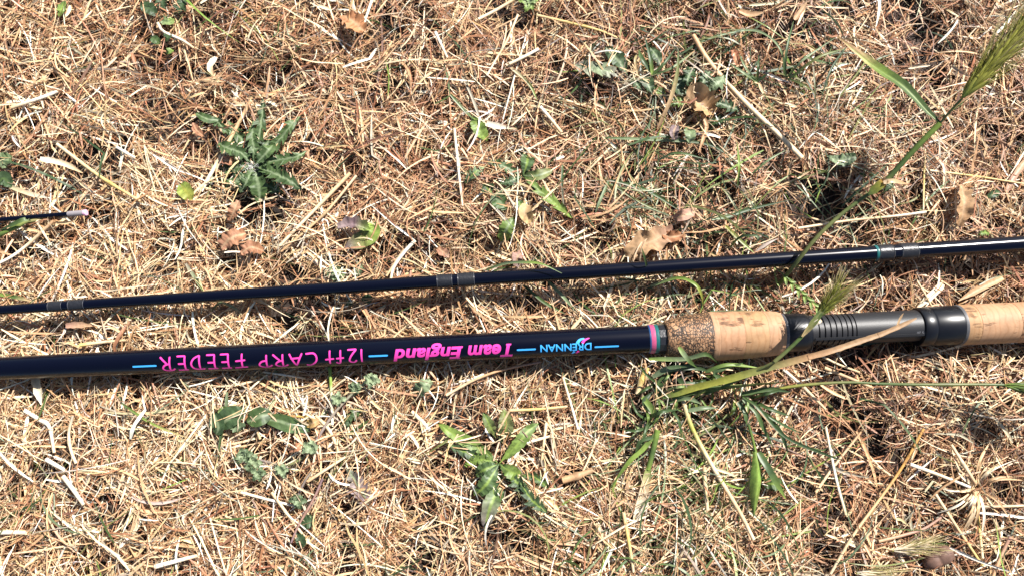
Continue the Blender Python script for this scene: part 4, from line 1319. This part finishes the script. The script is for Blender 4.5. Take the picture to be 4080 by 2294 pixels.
for lb, pts, w, cc, z in (
  ('arching grey green blade resting on the slim rod, right of the middle whippings', [(1926, 1080), (2008, 1051), (2084, 1045), (2157, 1051), (2239, 1089)], 11, ('green', 'silver', 'lime', 'green'), [.012, .020, .028, .031, .029]),
  ('wide green blade slanting down from under the slim rod, first of two', [(2085, 1135), (2171, 1205), (2252, 1249)], 12, ('dgreen', 'green', 'green'), None),
  ('green blade slanting down from under the slim rod, right one of two', [(2180, 1118), (2239, 1176), (2300, 1245)], 13, ('blue_green', 'silver', 'green'), None),
  ('long dark green blade lying above the pinkish dead leaf', [(2428, 717), (2575, 759), (2714, 843)], 13, ('dgreen', 'green', 'dgreen'), None),
  ('thin green blade running parallel under the long dark green one', [(2435, 731), (2540, 801), (2672, 864)], 10, ('dgreen', 'olive', 'green'), None),
  ('grey green blade crossing the litter between the seed stem and dead leaves', [(2837, 875), (2905, 862), (2994, 833), (3144, 798)], 14, ('silver', 'blue_green', 'dgreen'), None),
  ('looped green blade just above the slim rod', [(2907, 986), (2950, 945), (3010, 940), (3018, 960), (2980, 985)], 9, ('green', 'dgreen', 'silver', 'olive'), [.012, .022, .026, .024, .016]),
  ('thick yellow green stalk ending at the slim rod beside the looped blade', [(2889, 899), (2942, 952), (3004, 1007)], 14, ('yellowgreen', 'olive', 'lime'), None),
  ('dark green blade tip standing up in front of the slim rod', [(2583, 1108), (2573, 1045), (2557, 988)], 10, ('dgreen', 'dgreen', 'green'), [.012, .030, .036]),
  ('bright green stalk arching between the slim rod and the foregrip', [(2592, 1140), (2697, 1107), (2767, 1130), (2797, 1180), (2803, 1242)], 12, ('silver', 'lime', 'lime', 'yellowgreen', 'green'), [.014, .024, .028, .026, .016]),
  ('dark green blade lying across the straw right of the long diagonal straw', [(3100, 390), (3030, 470), (2944, 574)], 11, ('dgreen', 'olive', 'dgreen'), None),
  ('long green blade arching over the shaded dandelion from the long straw', [(2707, 221), (2800, 165), (2925, 129), (3022, 124), (3100, 172)], 10, ('dgreen', 'green', 'silver', 'green'), None),
  ('long flat green blade passing below the mauve dead leaf', [(2413, 550), (2616, 559), (2828, 578), (2944, 656)], 12, ('green', 'silver', 'dgreen', 'green'), None),
  ('half green half straw coloured blade standing left of the crumpled tan leaf', [(2620, 516), (2670, 400), (2698, 293), (2703, 197)], 16, ('leaftan', 'pale', 'olive', 'green'), [.012, .020, .024, .026]),
  ('pale green curved blade at the left edge above the thin tip', [(-5, 725), (110, 770), (200, 790)], 18, ('silver', 'cream', 'white'), None),
  ('thin green blade leading down to the small jagged leaf, top middle', [(1795, 378), (1850, 440), (1900, 490)], 12, ('green', 'silver', 'lime'), None),
  ('green and cream blade above the straggly dandelion, top middle', [(2015, 254), (2104, 330), (2140, 400)], 13, ('cream', 'olive', 'lime'), None),
  ('grey green blade with a green tip meeting the slim rod at left', [(741, 1050), (780, 1110), (812, 1162)], 14, ('grey', 'silver', 'lime'), None),
  ('thin green blade lying below the thick rod at lower left', [(485, 1605), (608, 1687), (763, 1749)], 9, ('green', 'lime', 'pale'), None),
  ('green stem at the left edge just above the slim rod', [(-5, 1172), (60, 1182), (130, 1200)], 15, ('lime', 'green', 'pale'), None),
  ('fine dark green blade below the small blue maker name', [(2232, 1460), (2250, 1510), (2268, 1570)], 8, ('silver', 'green'), None),
  ('green blade looped over itself under the left part of the thick rod gap', [(840, 1240), (880, 1205), (940, 1230), (975, 1265)], 9, ('olive', 'silver', 'pale'), None),
  ('dark green stem running down the left of the broad dark leaves', [(905, 1560), (900, 1640), (880, 1740), (870, 1820)], 13, ('silver', 'dgreen', 'green'), None),
  ('slanting green blade lying across the broad dark leaves', [(1095, 1590), (1060, 1650), (1030, 1700)], 12, ('green', 'silver', 'dgreen'), None),
  ('dark upright blade with a green edge right of the straggly dandelion', [(2242, 660), (2240, 740), (2248, 840)], 10, ('green', 'dgreen', 'grey'), None),
  ('short grey green blade curving down right of the straggly dandelion', [(2425, 722), (2395, 790), (2372, 850)], 12, ('green', 'silver', 'blue_green'), None)):
    blade(lb, pts, w, cc, z, fold=.35)
tp = Plant('grass_stalk', 60, 900, 'green jointed grass stalk with a sheathing leaf under the thin rod tip at left', 'grass')
tp.stem([(-10, 940), (50, 912), (118, 882), (240, 872)], 20, ('green', 'lime', 'olive', 'pale'), z=[.014, .016, .016, .012], nodes=(.45,), sides=8, taper=(1.1, .5))
tp.blade([(118, 880), (95, 876), (55, 893), (0, 918)], 18, ('silver', 'green', 'dgreen'), z=[.018, .022, .020, .016])

# ------------------------------------------------------------------ single straws one can pick out
ST = [
 ('tapering tan straw stalk slanting over the left side of the large dandelion', [(998, 404), (930, 530), (870, 640), (801, 763)], 17, ('tan', 'pale', 'cream', 'white')),
 ('widest pale straw bundle slanting up through the litter right of the large dandelion', [(1396, 690), (1250, 840), (1104, 990)], 17, ('pale', 'cream', 'cream')),
 ('narrower straw lying along the widest pale slanting straw bundle', [(1420, 700), (1290, 855), (1120, 1003)], 11, ('cream', 'pale', 'tan')),
 ('longest thick pale straw slanting down at the upper right past the crumpled tan leaf', [(2761, 141), (2828, 250), (2960, 400), (3100, 535), (3195, 630)], 22, ('tan', 'pale', 'cream', 'cream')),
 ('thin straw lying against the longest thick pale straw', [(2800, 230), (2900, 360), (3010, 480)], 9, ('pale', 'tan', 'cream')),
 ('upright cream straw left of the straggly dandelion', [(1810, 512), (1826, 670), (1843, 823)], 13, ('cream', 'white', 'cream')),
 ('long curved orange brown stem across the straggly dandelion', [(2260, 568), (2189, 632), (2073, 678), (1980, 700), (1895, 705)], 9, ('tan', 'pinkbrown', 'rust', 'pinkbrown')),
 ('yellow straw slanting right at the far left of the litter', [(227, 575), (387, 696), (480, 755), (560, 803)], 15, ('cream', 'yellow', 'pale')),
 ('long bowed white straw under the thin rod tip, left edge', [(215, 880), (116, 970), (50, 1020), (-10, 1052)], 15, ('tan', 'cream', 'white', 'white')),
 ('long orange straw leaning right in the bottom right corner', [(3680, 1706), (3600, 1850), (3527, 1957), (3400, 2130), (3309, 2284)], 11, ('orange', 'orange', 'pale', 'cream')),
 ('white split straw running into the radiating tuft, bottom right', [(3626, 1848), (3740, 1890), (3866, 1940)], 15, ('white', 'cream', 'white')),
 ('long pale straw slanting down right of the orange straw, bottom right', [(3724, 1962), (3820, 2110), (3915, 2252)], 13, ('cream', 'pale', 'yellow')),
 ('straw running down into the radiating tuft from above', [(3790, 1770), (3840, 1850), (3888, 1926)], 13, ('pale', 'cream', 'tan')),
 ('upright yellow straw below the radiating tuft', [(3882, 1957), (3900, 2090), (3915, 2222)], 14, ('pale', 'yellow', 'cream')),
 ('level pale straw running from the radiating tuft to the right edge', [(3899, 2017), (3990, 2016), (4090, 2012)], 12, ('grey', 'pale', 'cream')),
 ('white straw lying slanted near the left edge, upper part', [(45, 430), (160, 392), (229, 366)], 16, ('pale', 'white', 'white')),
 ('cream curved straw right of the small dark weed leaves, top left', [(628, 92), (652, 127), (724, 160), (773, 193)], 14, ('cream', 'white', 'pale')),
 ('short white straw left of the large dandelion', [(464, 586), (500, 608), (538, 629)], 13, ('white', 'white')),
 ('thick cream straw rising to the top edge, middle', [(2052, -4), (1975, 42), (1893, 84)], 15, ('pale', 'cream', 'cream')),
 ('long straw slanting down left of the thin white upright straw, top middle', [(2063, 60), (2022, 158), (1975, 240), (1940, 302)], 11, ('cream', 'pale', 'white')),
 ('thin straight white straw standing out at the top middle', [(2098, 137), (2049, 309), (2004, 476)], 8, ('white', 'white')),
 ('short thick white straw crossing beside the thin straight white one', [(2146, 196), (2090, 226), (2029, 256)], 14, ('white', 'cream')),
 ('long yellowish straw running down right from the top middle', [(2139, 62), (2270, 92), (2393, 124), (2510, 176)], 13, ('pale', 'yellow', 'pale')),
 ('short cream straw left of the thin straight white straw, top', [(1734, 128), (1756, 175), (1783, 232)], 14, ('white', 'cream')),
 ('split pale straw above the straggly dandelion', [(2152, 426), (2200, 482), (2238, 530)], 15, ('white', 'cream', 'pale')),
 ('white straw leaning from the top edge, left of centre', [(1484, -6), (1462, 60), (1440, 132)], 13, ('white', 'white', 'cream')),
 ('bright white bent straw above the middle whippings of the slim rod', [(1655, 958), (1615, 1000), (1570, 1063), (1557, 1112)], 16, ('white', 'white', 'cream')),
 ('cream forked straw right beside the bright white bent one', [(1540, 1100), (1600, 1010), (1650, 968)], 9, ('pale', 'cream')),
 ('flat cream straw lying between the two rods at left', [(318, 1374), (400, 1363), (508, 1354)], 15, ('yellow', 'cream', 'pale')),
 ('green and white hollow stalk standing down from the thick rod below the lettering', [(1314, 1462), (1318, 1530), (1322, 1600), (1324, 1692)], 14, ('lime', 'lime', 'white', 'white')),
 ('small cream twig in the shade right under the thick rod', [(1050, 1480), (1140, 1493), (1217, 1506)], 9, ('cream', 'white', 'pale')),
 ('tan curved straw in the shade under the pink word, rising right', [(1778, 1573), (1892, 1511), (2010, 1470), (2153, 1440)], 12, ('cream', 'tan', 'pinkbrown')),
 ('thick yellow straw stub beneath the striped end of the rod blank', [(2578, 1462), (2556, 1515), (2538, 1568)], 24, ('yellow', 'yellow', 'cream')),
 ('thin straw crossing the shade between slim rod and rear hood', [(3650, 1113), (3685, 1170), (3713, 1221)], 8, ('cream', 'pale')),
 ('long yellow straw running to the right edge above the slim rod', [(3703, 680), (3880, 702), (4090, 735)], 10, ('cream', 'yellow', 'pale')),
 ('thin upright straw above the right whippings of the slim rod', [(3686, 596), (3681, 720), (3679, 836)], 9, ('pale', 'yellow', 'cream')),
 ('long level pale straw above the right end of the slim rod, left part', [(3180, 910), (3380, 880), (3560, 862), (3690, 845)], 11, ('cream', 'pale', 'white')),
 ('white forked straw below the thick rod, bottom left', [(98, 1634), (160, 1672), (196, 1699), (216, 1802)], 17, ('white', 'white', 'cream')),
 ('thick white straw at the bottom edge, left', [(617, 2256), (700, 2234), (785, 2212)], 19, ('white', 'white', 'cream')),
 ('white straw at the left edge near the bottom', [(-8, 2121), (50, 2119), (105, 2121)], 17, ('white', 'cream')),
 ('thick white straw slanting down at lower left', [(250, 1895), (292, 1950), (333, 2010)], 18, ('cream', 'white', 'cream')),
 ('short thick white straw above the slanting one, lower left', [(184, 1829), (220, 1850), (256, 1870)], 18, ('white', 'white')),
 ('curved cream straw at lower left', [(290, 1655), (274, 1725), (282, 1790), (303, 1845)], 12, ('grey', 'cream', 'cream')),
 ('long straw slanting down to the bottom edge below the downy weed', [(1082, 1960), (1170, 2080), (1266, 2204)], 13, ('pale', 'cream', 'pale')),
 ('white straw crossing the top of that long slanting straw, bottom left', [(960, 1960), (1075, 1990), (1188, 2018)], 12, ('cream', 'white', 'white')),
 ('tan straw right of the green and white hollow stalk', [(1258, 1655), (1313, 1714), (1349, 1802)], 14, ('pale', 'cream', 'tan')),
 ('pale straw rising right from the downy weed stem', [(1225, 1917), (1300, 1868), (1376, 1819)], 13, ('tan', 'cream', 'cream')),
 ('yellow straw lying over the broad dark leaves', [(1080, 1656), (1160, 1657), (1242, 1660)], 11, ('yellow', 'orange', 'yellow')),
 ('cream upright straw lying across the broad dark leaves', [(982, 1560), (1010, 1670), (1036, 1748)], 11, ('cream', 'pale', 'pale')),
 ('straw lying across the middle of the toothed dandelion, below the lettering', [(1975, 1796), (2080, 1768), (2192, 1736)], 14, ('tan', 'white', 'cream')),
 ('upright cream straw right of the toothed dandelion', [(2176, 1684), (2168, 1755), (2158, 1830)], 13, ('cream', 'pale')),
 ('white straw running down from the thick rod, below the blue maker name', [(2243, 1502), (2272, 1600), (2303, 1708)], 10, ('cream', 'white')),
 ('broad tan straw blade right of the toothed dandelion', [(2240, 1912), (2300, 1895), (2362, 1870)], 30, ('tan', 'leaftan')),
 ('long level yellowish straw above the toothed dandelion', [(2027, 1634), (2140, 1629), (2260, 1618)], 13, ('pale', 'yellow', 'pale')),
 ('short cream straw left of the toothed dandelion', [(1640, 1638), (1680, 1676), (1713, 1713)], 16, ('cream', 'white')),
 ('long pale straw stalk running down right through the lower green clump', [(2718, 1582), (2758, 1706), (2846, 1869), (2944, 2033), (3003, 2148)], 20, ('cream', 'yellowgreen', 'cream', 'pale', 'cream')),
 ('yellow and cream straw at the bottom edge, right of centre', [(2484, 2040), (2504, 2150), (2525, 2278)], 15, ('pale', 'yellow', 'cream')),
 ('short upright tan straw under the green clump', [(2806, 1860), (2810, 1940), (2818, 2030)], 15, ('pale', 'cream')),
 ('tan stub sticking up in front of the slim rod, left one', [(2606, 1135), (2618, 1098), (2624, 1068)], 11, ('tan', 'leaftan')),
 ('tan stub sticking up in front of the slim rod, right one', [(2780, 1118), (2798, 1085), (2812, 1058)], 13, ('tan', 'leaftan', 'pale')),
 ('pale straw lying just below the cork grip from the tan blade', [(3275, 1418), (3340, 1450), (3425, 1482)], 9, ('cream', 'pale')),
 ('long tan straw slanting down from the broad yellow green blade', [(3285, 1464), (3380, 1503), (3480, 1545)], 15, ('pale', 'leaftan', 'pale')),
 ('long cream straw slanting down beneath the broad yellow green blade', [(3120, 1470), (3200, 1540), (3290, 1630)], 14, ('white', 'cream', 'pale')),
 ('tall straw rising to the left of the bottom right orange straw', [(3290, 1700), (3330, 1900), (3370, 2050)], 11, ('cream', 'white', 'pale')),
 ('straw crossing upward left in the lower right litter', [(3250, 1960), (3320, 1860), (3430, 1720)], 12, ('pale', 'cream', 'tan')),
 ('brown bent stem near the stone coloured seed pod, bottom right', [(3500, 2155), (3600, 2130), (3680, 2105), (3750, 2060)], 13, ('leaftan', 'pinkbrown', 'pinkbrown')),
 ('upright dark tan stick in the bottom right corner', [(4025, 2135), (3990, 2210), (3955, 2300)], 13, ('pinkbrown', 'tan')),
 ('mauve brown bare stem curving down to the scalloped leaves, bottom left', [(1285, 1905), (1250, 1985), (1190, 2090), (1160, 2160)], 10, ('purple', 'pinkbrown', 'purple')),
]
ST_W = [
 ('wide tan flat straw in the slim rod shade at left', [(262, 1297), (310, 1293), (373, 1296)], 24, ('pinkbrown', 'leaftan')),
 ('broad cream split leaf sheath between slim rod and rear hood', [(3756, 1130), (3705, 1180), (3648, 1232)], 28, ('cream', 'white', 'cream')),
 ('broad tan dry leaf lying above the rear cork grip', [(3996, 1106), (3900, 1150), (3818, 1198)], 26, ('pale', 'leaftan', 'leaftan')),
 ('white tuft of dry sheath at the heart of the toothed dandelion', [(2030, 1846), (2052, 1800), (2082, 1768)], 26, ('white', 'white')),
 ('large pale dry sheath leaning up left of the thick rod shadow', [(140, 1490), (152, 1540), (165, 1610)], 34, ('leaftan', 'cream', 'white')),
 ('pale funnel shaped dry sheath in a dark gap, upper left', [(862, 230), (838, 268), (852, 305)], 26, ('white', 'cream', 'tan')),
 ('dry pale leaf under the shade of the upper right tuft', [(2945, 45), (2990, 60), (3045, 50)], 26, ('tan', 'leaftan')),
 ('broad cream straw stretched at the left edge of the litter', [(160, 632), (260, 655), (330, 690)], 22, ('white', 'cream', 'pale')),
 ('wide tan blade slanting at the right edge over the slim rod', [(4085, 640), (4030, 720), (3995, 800)], 24, ('leaftan', 'pinkbrown', 'leaftan')),
 ('tan leaf blade standing left of the flag leaf tip, upper right', [(3165, 80), (3195, 40), (3215, 10)], 22, ('leaftan', 'leaftan')),
 ('wide pale straw sheath left of the cream forked straw', [(1880, 470), (1960, 500), (2060, 515)], 26, ('cream', 'white', 'leaftan')),
]
for k, (lb, pts, w, cc) in enumerate(ST):
    straw(lb, pts, w, cc, nodes=(.5,) if k % 5 == 2 else (), lift=.0042, taper=(1, .75 if k % 3 else 1), flat=.75)
for k, (lb, pts, w, cc) in enumerate(ST_W):
    straw(lb, pts, w, cc, kind='strip', fold=.5, lift=.0045, jag=.14)

# dry bristly barley ears lying in the litter
for lb, a, b in (('white dried bristly ear lying in the litter at the bottom right', (3555, 2192), (3680, 2175)), ('second dried bristly ear at the bottom edge right of the orange straw', (3410, 2280), (3500, 2286)), ('dried bristly ear below the heart of the toothed dandelion', (2030, 1880), (2092, 1960))):
    e = empty('dry_barley_ear', at(*a, .012))
    tag(e, lb, 'grass')
    spike(e, at(*a, .013), at(*b, .014), 6, .0075, .0012, .014, ('white', 'cream'), .30)
tf = empty('dry_grass_tuft', at(3890, 1940, .006))
tag(tf, 'radiating tuft of dead pale grass in the bottom right quarter', 'grass')
for k in range(26):
    a = random.uniform(0, 6.28)
    Lp = random.uniform(90, 230)
    p1 = (3890 + Lp * .5 * math.cos(a), 1942 + Lp * .5 * math.sin(a))
    p2 = (3890 + Lp * math.cos(a + .2), 1942 + Lp * math.sin(a + .2))
    P = path3([(3890, 1942), p1, p2], [.008, .017, .011])
    o = link('blade', strip_mesh('blade', P, px_len(random.uniform(5, 11)), random.choice([('pale', 'cream'), ('cream', 'white'), ('tan', 'pale'), ('grey', 'pale')]), fold=.4), M['straw'])
    into(tf, [o])

# half buried nut-brown seed pod and crumbs of bare soil
V, Q, T = lathe([(-.0085, .0006), (-.0075, .0028), (-.0045, .0042), (-.001, .0046), (-.0006, .0042), (.0002, .0046), (.004, .0050), (.0075, .0040), (.0092, .0012)], 20)
pod = link('seed_pod', mesh_np('seed_pod', V, Q, np.tile(col((.17, .10, .075)), (len(V), 1)) * (1 + .3 * RNG.random((len(V), 1))), smooth=True, T=T), M['dead'])
pod.location = at(3735, 2222, .009)
pod.rotation_euler = (.1, -.1, math.radians(28))
tag(pod, 'half buried nut brown ribbed seed pod at the bottom right', 'seed pod')
V, Q, K = [], [], []
for i in range(420):
    cpx = random.choice(((1745, 2125, 70), (1745, 2125, 70), (850, 330, 35), (2100, 1980, 60), (1700, 1560, 50)))
    p = at(random.gauss(cpx[0], cpx[2] * .5), random.gauss(cpx[1], cpx[2] * .4), random.uniform(.002, .006))
    s = random.uniform(.0005, .0016)
    b = len(V)
    for x, y, z in ((-1, -1, -1), (1, -1, -1), (1, 1, -1), (-1, 1, -1), (-.7, -.7, .8), (.7, -.7, .8), (.7, .7, .8), (-.7, .7, .8)):
        V.append((p + Vector((x, y, z)) * s * random.uniform(.6, 1.1))[:])
        K.append(col((.055, .036, .026)) * random.uniform(.5, 1.5))
    Q += [tuple(b + j for j in q) for q in ((0, 3, 2, 1), (4, 5, 6, 7), (0, 1, 5, 4), (1, 2, 6, 5), (2, 3, 7, 6), (3, 0, 4, 7))]
tag(link('soil_crumbs', mesh_np('soil_crumbs', V, Q, K), M['soil']), kind='stuff')
clear(1745, 2125, 60, .3)
clear(850, 330, 40, .45)

# ------------------------------------------------------------------ matted dry grass (nobody could count it)
GS = 0.002
KX, KY = int(1.5 / GS), int(1.5 / GS)
KEEP = np.ones((KX, KY))
kx, ky = np.meshgrid((np.arange(KX) + .5) * GS - .75, (np.arange(KY) + .5) * GS - .75, indexing='ij')
for x, y, r, k in CLEAR:
    i0, i1 = max(0, int((x - r + .75) / GS)), int((x + r + .75) / GS) + 2
    j0, j1 = max(0, int((y - r + .75) / GS)), int((y + r + .75) / GS) + 2
    sl = (slice(i0, i1), slice(j0, j1))
    dd = np.hypot(kx[sl] - x, ky[sl] - y)
    KEEP[sl] = np.minimum(KEEP[sl], np.where(dd < r, k, 1))

def thatch(name, n, box, lmin, lmax, lpow, wmin, wmax, segs, across, pal, wts, depth=.8, up=0.0, bend=.7, pitch=.10, coh=.9, lift=0.0, seed=1, gap=True, mat='straw', mask=None, rollsd=.5, lock=0.0, over=False):
    r = np.random.default_rng(seed)
    x, y = r.uniform(box[0], box[1], n), r.uniform(box[2], box[3], n)
    # part of the mat lies in combed locks of near-parallel blades
    nc = max(1, n // 14)
    cid = r.integers(0, nc, n)
    inl = r.random(n) < lock
    cx, cy, cth, ck, csp = r.uniform(box[0], box[1], nc), r.uniform(box[2], box[3], nc), r.uniform(0, 6.28, nc), r.normal(0, bend, nc), r.uniform(.0015, .0045, nc)
    x = np.where(inl, (cx[cid] + r.normal(0, 1, n) * csp[cid]).clip(box[0], box[1]), x)
    y = np.where(inl, (cy[cid] + r.normal(0, 1, n) * csp[cid]).clip(box[2], box[3]), y)
    top, bot = thatch_h(x, y), soil_h(x, y)
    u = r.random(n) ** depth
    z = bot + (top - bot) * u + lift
    keep = KEEP[np.clip(((x + .75) / GS).astype(int), 0, KX - 1), np.clip(((y + .75) / GS).astype(int), 0, KY - 1)]
    ok = (keep < .6) if over else (r.random(n) < keep) | (u < .25)
    if gap:
        g = N6(x, y, .0075) * .62 + N5(x + 3, y, .022) * .38
        ok &= (r.random(n) < np.clip((g - .36) / .12, .04, 1)) | (u < .06)
    if mask is not None:
        ok &= r.random(n) < mask(x, y)
    x, y, z, u, cid, inl = x[ok], y[ok], z[ok], u[ok], cid[ok], inl[ok]
    n = len(x)
    L = lmin + (lmax - lmin) * r.random(n) ** lpow
    W = wmin + (wmax - wmin) * r.random(n) ** 1.8
    th = (N2(x, y, .05) * 2 + N4(x + 5, y, .023)) * 5.0 + r.normal(0, coh, n)
    th = np.where(inl, cth[cid] + r.normal(0, .16, n), th)
    k = np.where(inl, ck[cid] + r.normal(0, .25, n), r.normal(0, bend, n))
    kink = np.where(r.random(n) < .18, r.normal(0, .9, n), 0)
    kpos = r.uniform(.3, .7, n)
    pt = r.normal(0, pitch, n) + up * np.abs(r.normal(1, .4, n))
    arch = r.normal(.02, .05, n)
    roll = r.normal(0, rollsd, n)
    tw = r.normal(0, .5, n)
    t = np.linspace(0, 1, segs + 1)
    h = th[:, None] + k[:, None] * (t - .5) + kink[:, None] * (t > kpos[:, None])
    st = L[:, None] / segs
    X = np.cumsum(np.cos(h) * st, 1)
    Y = np.cumsum(np.sin(h) * st, 1)
    X = X - X.mean(1, keepdims=True) + x[:, None]
    Y = Y - Y.mean(1, keepdims=True) + y[:, None]
    Z = z[:, None] + L[:, None] * (pt[:, None] * (t - .5) + arch[:, None] * np.sin(np.pi * t))
    Z = np.maximum(Z, soil_h(X, Y) + .0004)
    Z = np.minimum(Z, thatch_h(X, Y) + lift + .004 + up * .02)
    P = press_under(np.stack([X, Y, Z], -1))
    pt_ = r.random(n) < .65
    prof = np.where(pt_[:, None], np.minimum(1, np.minimum(.5 + t * 4, .06 + (1 - t) * 1.7))[None], np.minimum(1, np.minimum(.6 + t * 5, .45 + (1 - t) * 3))[None])
    wid = W[:, None] * prof * r.uniform(.8, 1.15, (n, segs + 1))
    a = roll[:, None] + tw[:, None] * t
    sx, sy = -np.sin(h) * np.cos(a), np.cos(h) * np.cos(a)
    S = np.stack([sx, sy, np.sin(a)], -1)
    U = np.stack([np.sin(h) * np.sin(a), -np.cos(h) * np.sin(a), np.cos(a)], -1)
    xs = (-.5, .5) if across == 2 else (-.5, 0.0, .5)
    hs = (0, 0) if across == 2 else (.22, -.12, .22)
    V = np.stack([P + S * (wid * q)[..., None] + U * (wid * v)[..., None] for q, v in zip(xs, hs)], 2)   # n, segs+1, across, 3
    base = np.arange(n)[:, None, None] * ((segs + 1) * across)
    i = np.arange(segs)[None, :, None] * across
    j = np.arange(across - 1)[None, None, :]
    q0 = base + i + j
    Q = np.stack([q0, q0 + 1, q0 + 1 + across, q0 + across], -1).reshape(-1, 4)
    # colours: paler and browner drifts, decay plus painted gap shade deeper down
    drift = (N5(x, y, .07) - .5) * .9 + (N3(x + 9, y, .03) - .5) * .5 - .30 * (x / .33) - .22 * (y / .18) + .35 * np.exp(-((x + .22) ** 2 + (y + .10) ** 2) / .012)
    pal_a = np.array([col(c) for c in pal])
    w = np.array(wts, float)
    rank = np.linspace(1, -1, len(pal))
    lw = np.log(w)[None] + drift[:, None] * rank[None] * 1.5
    lw -= np.clip(.95 - u[:, None], 0, 1) * np.linspace(5.6, 0, len(pal))[None]      # darker low down: decayed layers, and shade of the gaps put into colour
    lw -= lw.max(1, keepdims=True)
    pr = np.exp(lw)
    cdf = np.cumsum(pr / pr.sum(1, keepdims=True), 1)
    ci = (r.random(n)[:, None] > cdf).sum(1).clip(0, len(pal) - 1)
    c = pal_a[ci] * r.uniform(.78, 1.18, (n, 1)) * r.normal(1, .04, (n, 3))
    Kc = c[:, None, None, :] * (1 + r.normal(0, .06, (n, segs + 1, across, 1)))
    Kc = np.broadcast_to(Kc, V.shape).reshape(-1, 3).clip(.005, .8)
    me = mesh_np(name, V.reshape(-1, 3), Q, Kc, smooth=(across == 3))
    return tag(link(name, me, M[mat]), kind='stuff')

BOX = (-.375, .375, -.20, .235)
DRY = ('white', 'cream', 'pale', 'tan', 'grey', 'rust', 'brown', 'dark')
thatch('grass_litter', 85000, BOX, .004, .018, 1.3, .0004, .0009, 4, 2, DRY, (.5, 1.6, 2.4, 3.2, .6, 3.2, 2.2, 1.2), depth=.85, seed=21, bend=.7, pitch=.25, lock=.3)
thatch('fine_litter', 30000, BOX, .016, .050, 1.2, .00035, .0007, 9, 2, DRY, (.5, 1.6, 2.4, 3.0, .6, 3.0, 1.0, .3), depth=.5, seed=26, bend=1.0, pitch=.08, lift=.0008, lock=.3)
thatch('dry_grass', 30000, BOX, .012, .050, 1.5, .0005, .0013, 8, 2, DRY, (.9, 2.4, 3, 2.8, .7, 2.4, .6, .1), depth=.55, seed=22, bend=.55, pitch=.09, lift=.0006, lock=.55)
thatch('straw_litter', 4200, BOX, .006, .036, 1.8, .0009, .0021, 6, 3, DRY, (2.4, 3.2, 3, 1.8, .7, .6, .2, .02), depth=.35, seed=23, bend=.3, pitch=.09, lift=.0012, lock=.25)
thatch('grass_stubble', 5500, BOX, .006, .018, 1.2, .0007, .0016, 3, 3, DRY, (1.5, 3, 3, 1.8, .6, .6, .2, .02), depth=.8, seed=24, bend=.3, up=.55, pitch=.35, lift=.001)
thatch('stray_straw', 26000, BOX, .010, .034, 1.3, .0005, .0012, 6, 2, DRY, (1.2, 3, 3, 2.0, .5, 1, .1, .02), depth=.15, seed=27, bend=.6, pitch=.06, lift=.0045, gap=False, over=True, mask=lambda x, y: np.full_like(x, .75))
def green_mask(x, y):
    """green blades grow in drifts: upper right, and the lower middle right"""
    q = [(at(*p, .01), px_len(r), a) for p, r, a in (((2750, 300), 420, .8), ((2650, 700), 360, .55), ((3150, 350), 330, .45), ((2650, 1180), 260, .6), ((2780, 1900), 420, .75), ((2450, 2150), 330, .55), ((3350, 780), 320, .3), ((1000, 80), 260, .15), ((250, 2000), 300, .12), ((2950, 1150), 260, .5))]
    m = np.full_like(x, .035)
    for p, rr, a in q:
        m = np.maximum(m, a * np.exp(-((x - p.x) ** 2 + (y - p.y) ** 2) / rr ** 2 * 1.3))
    return m
thatch('green_grass', 10500, BOX, .018, .060, 1.3, .0005, .0014, 7, 2, ('silver', 'lime', 'green', 'blue_green', 'dgreen', 'olive'), (.6, 1.1, 2.6, 1.2, 1.8, 1.2), depth=.25, seed=25, bend=.8, pitch=.10, lift=.0022, gap=False, mat='green', mask=green_mask)
# the mat goes on thinner outside the picture
for k, bx in enumerate(((-.75, -.375, -.55, .6), (.375, .75, -.55, .6), (-.375, .375, .235, .6), (-.375, .375, -.55, -.20))):
    ar = (bx[1] - bx[0]) * (bx[3] - bx[2])
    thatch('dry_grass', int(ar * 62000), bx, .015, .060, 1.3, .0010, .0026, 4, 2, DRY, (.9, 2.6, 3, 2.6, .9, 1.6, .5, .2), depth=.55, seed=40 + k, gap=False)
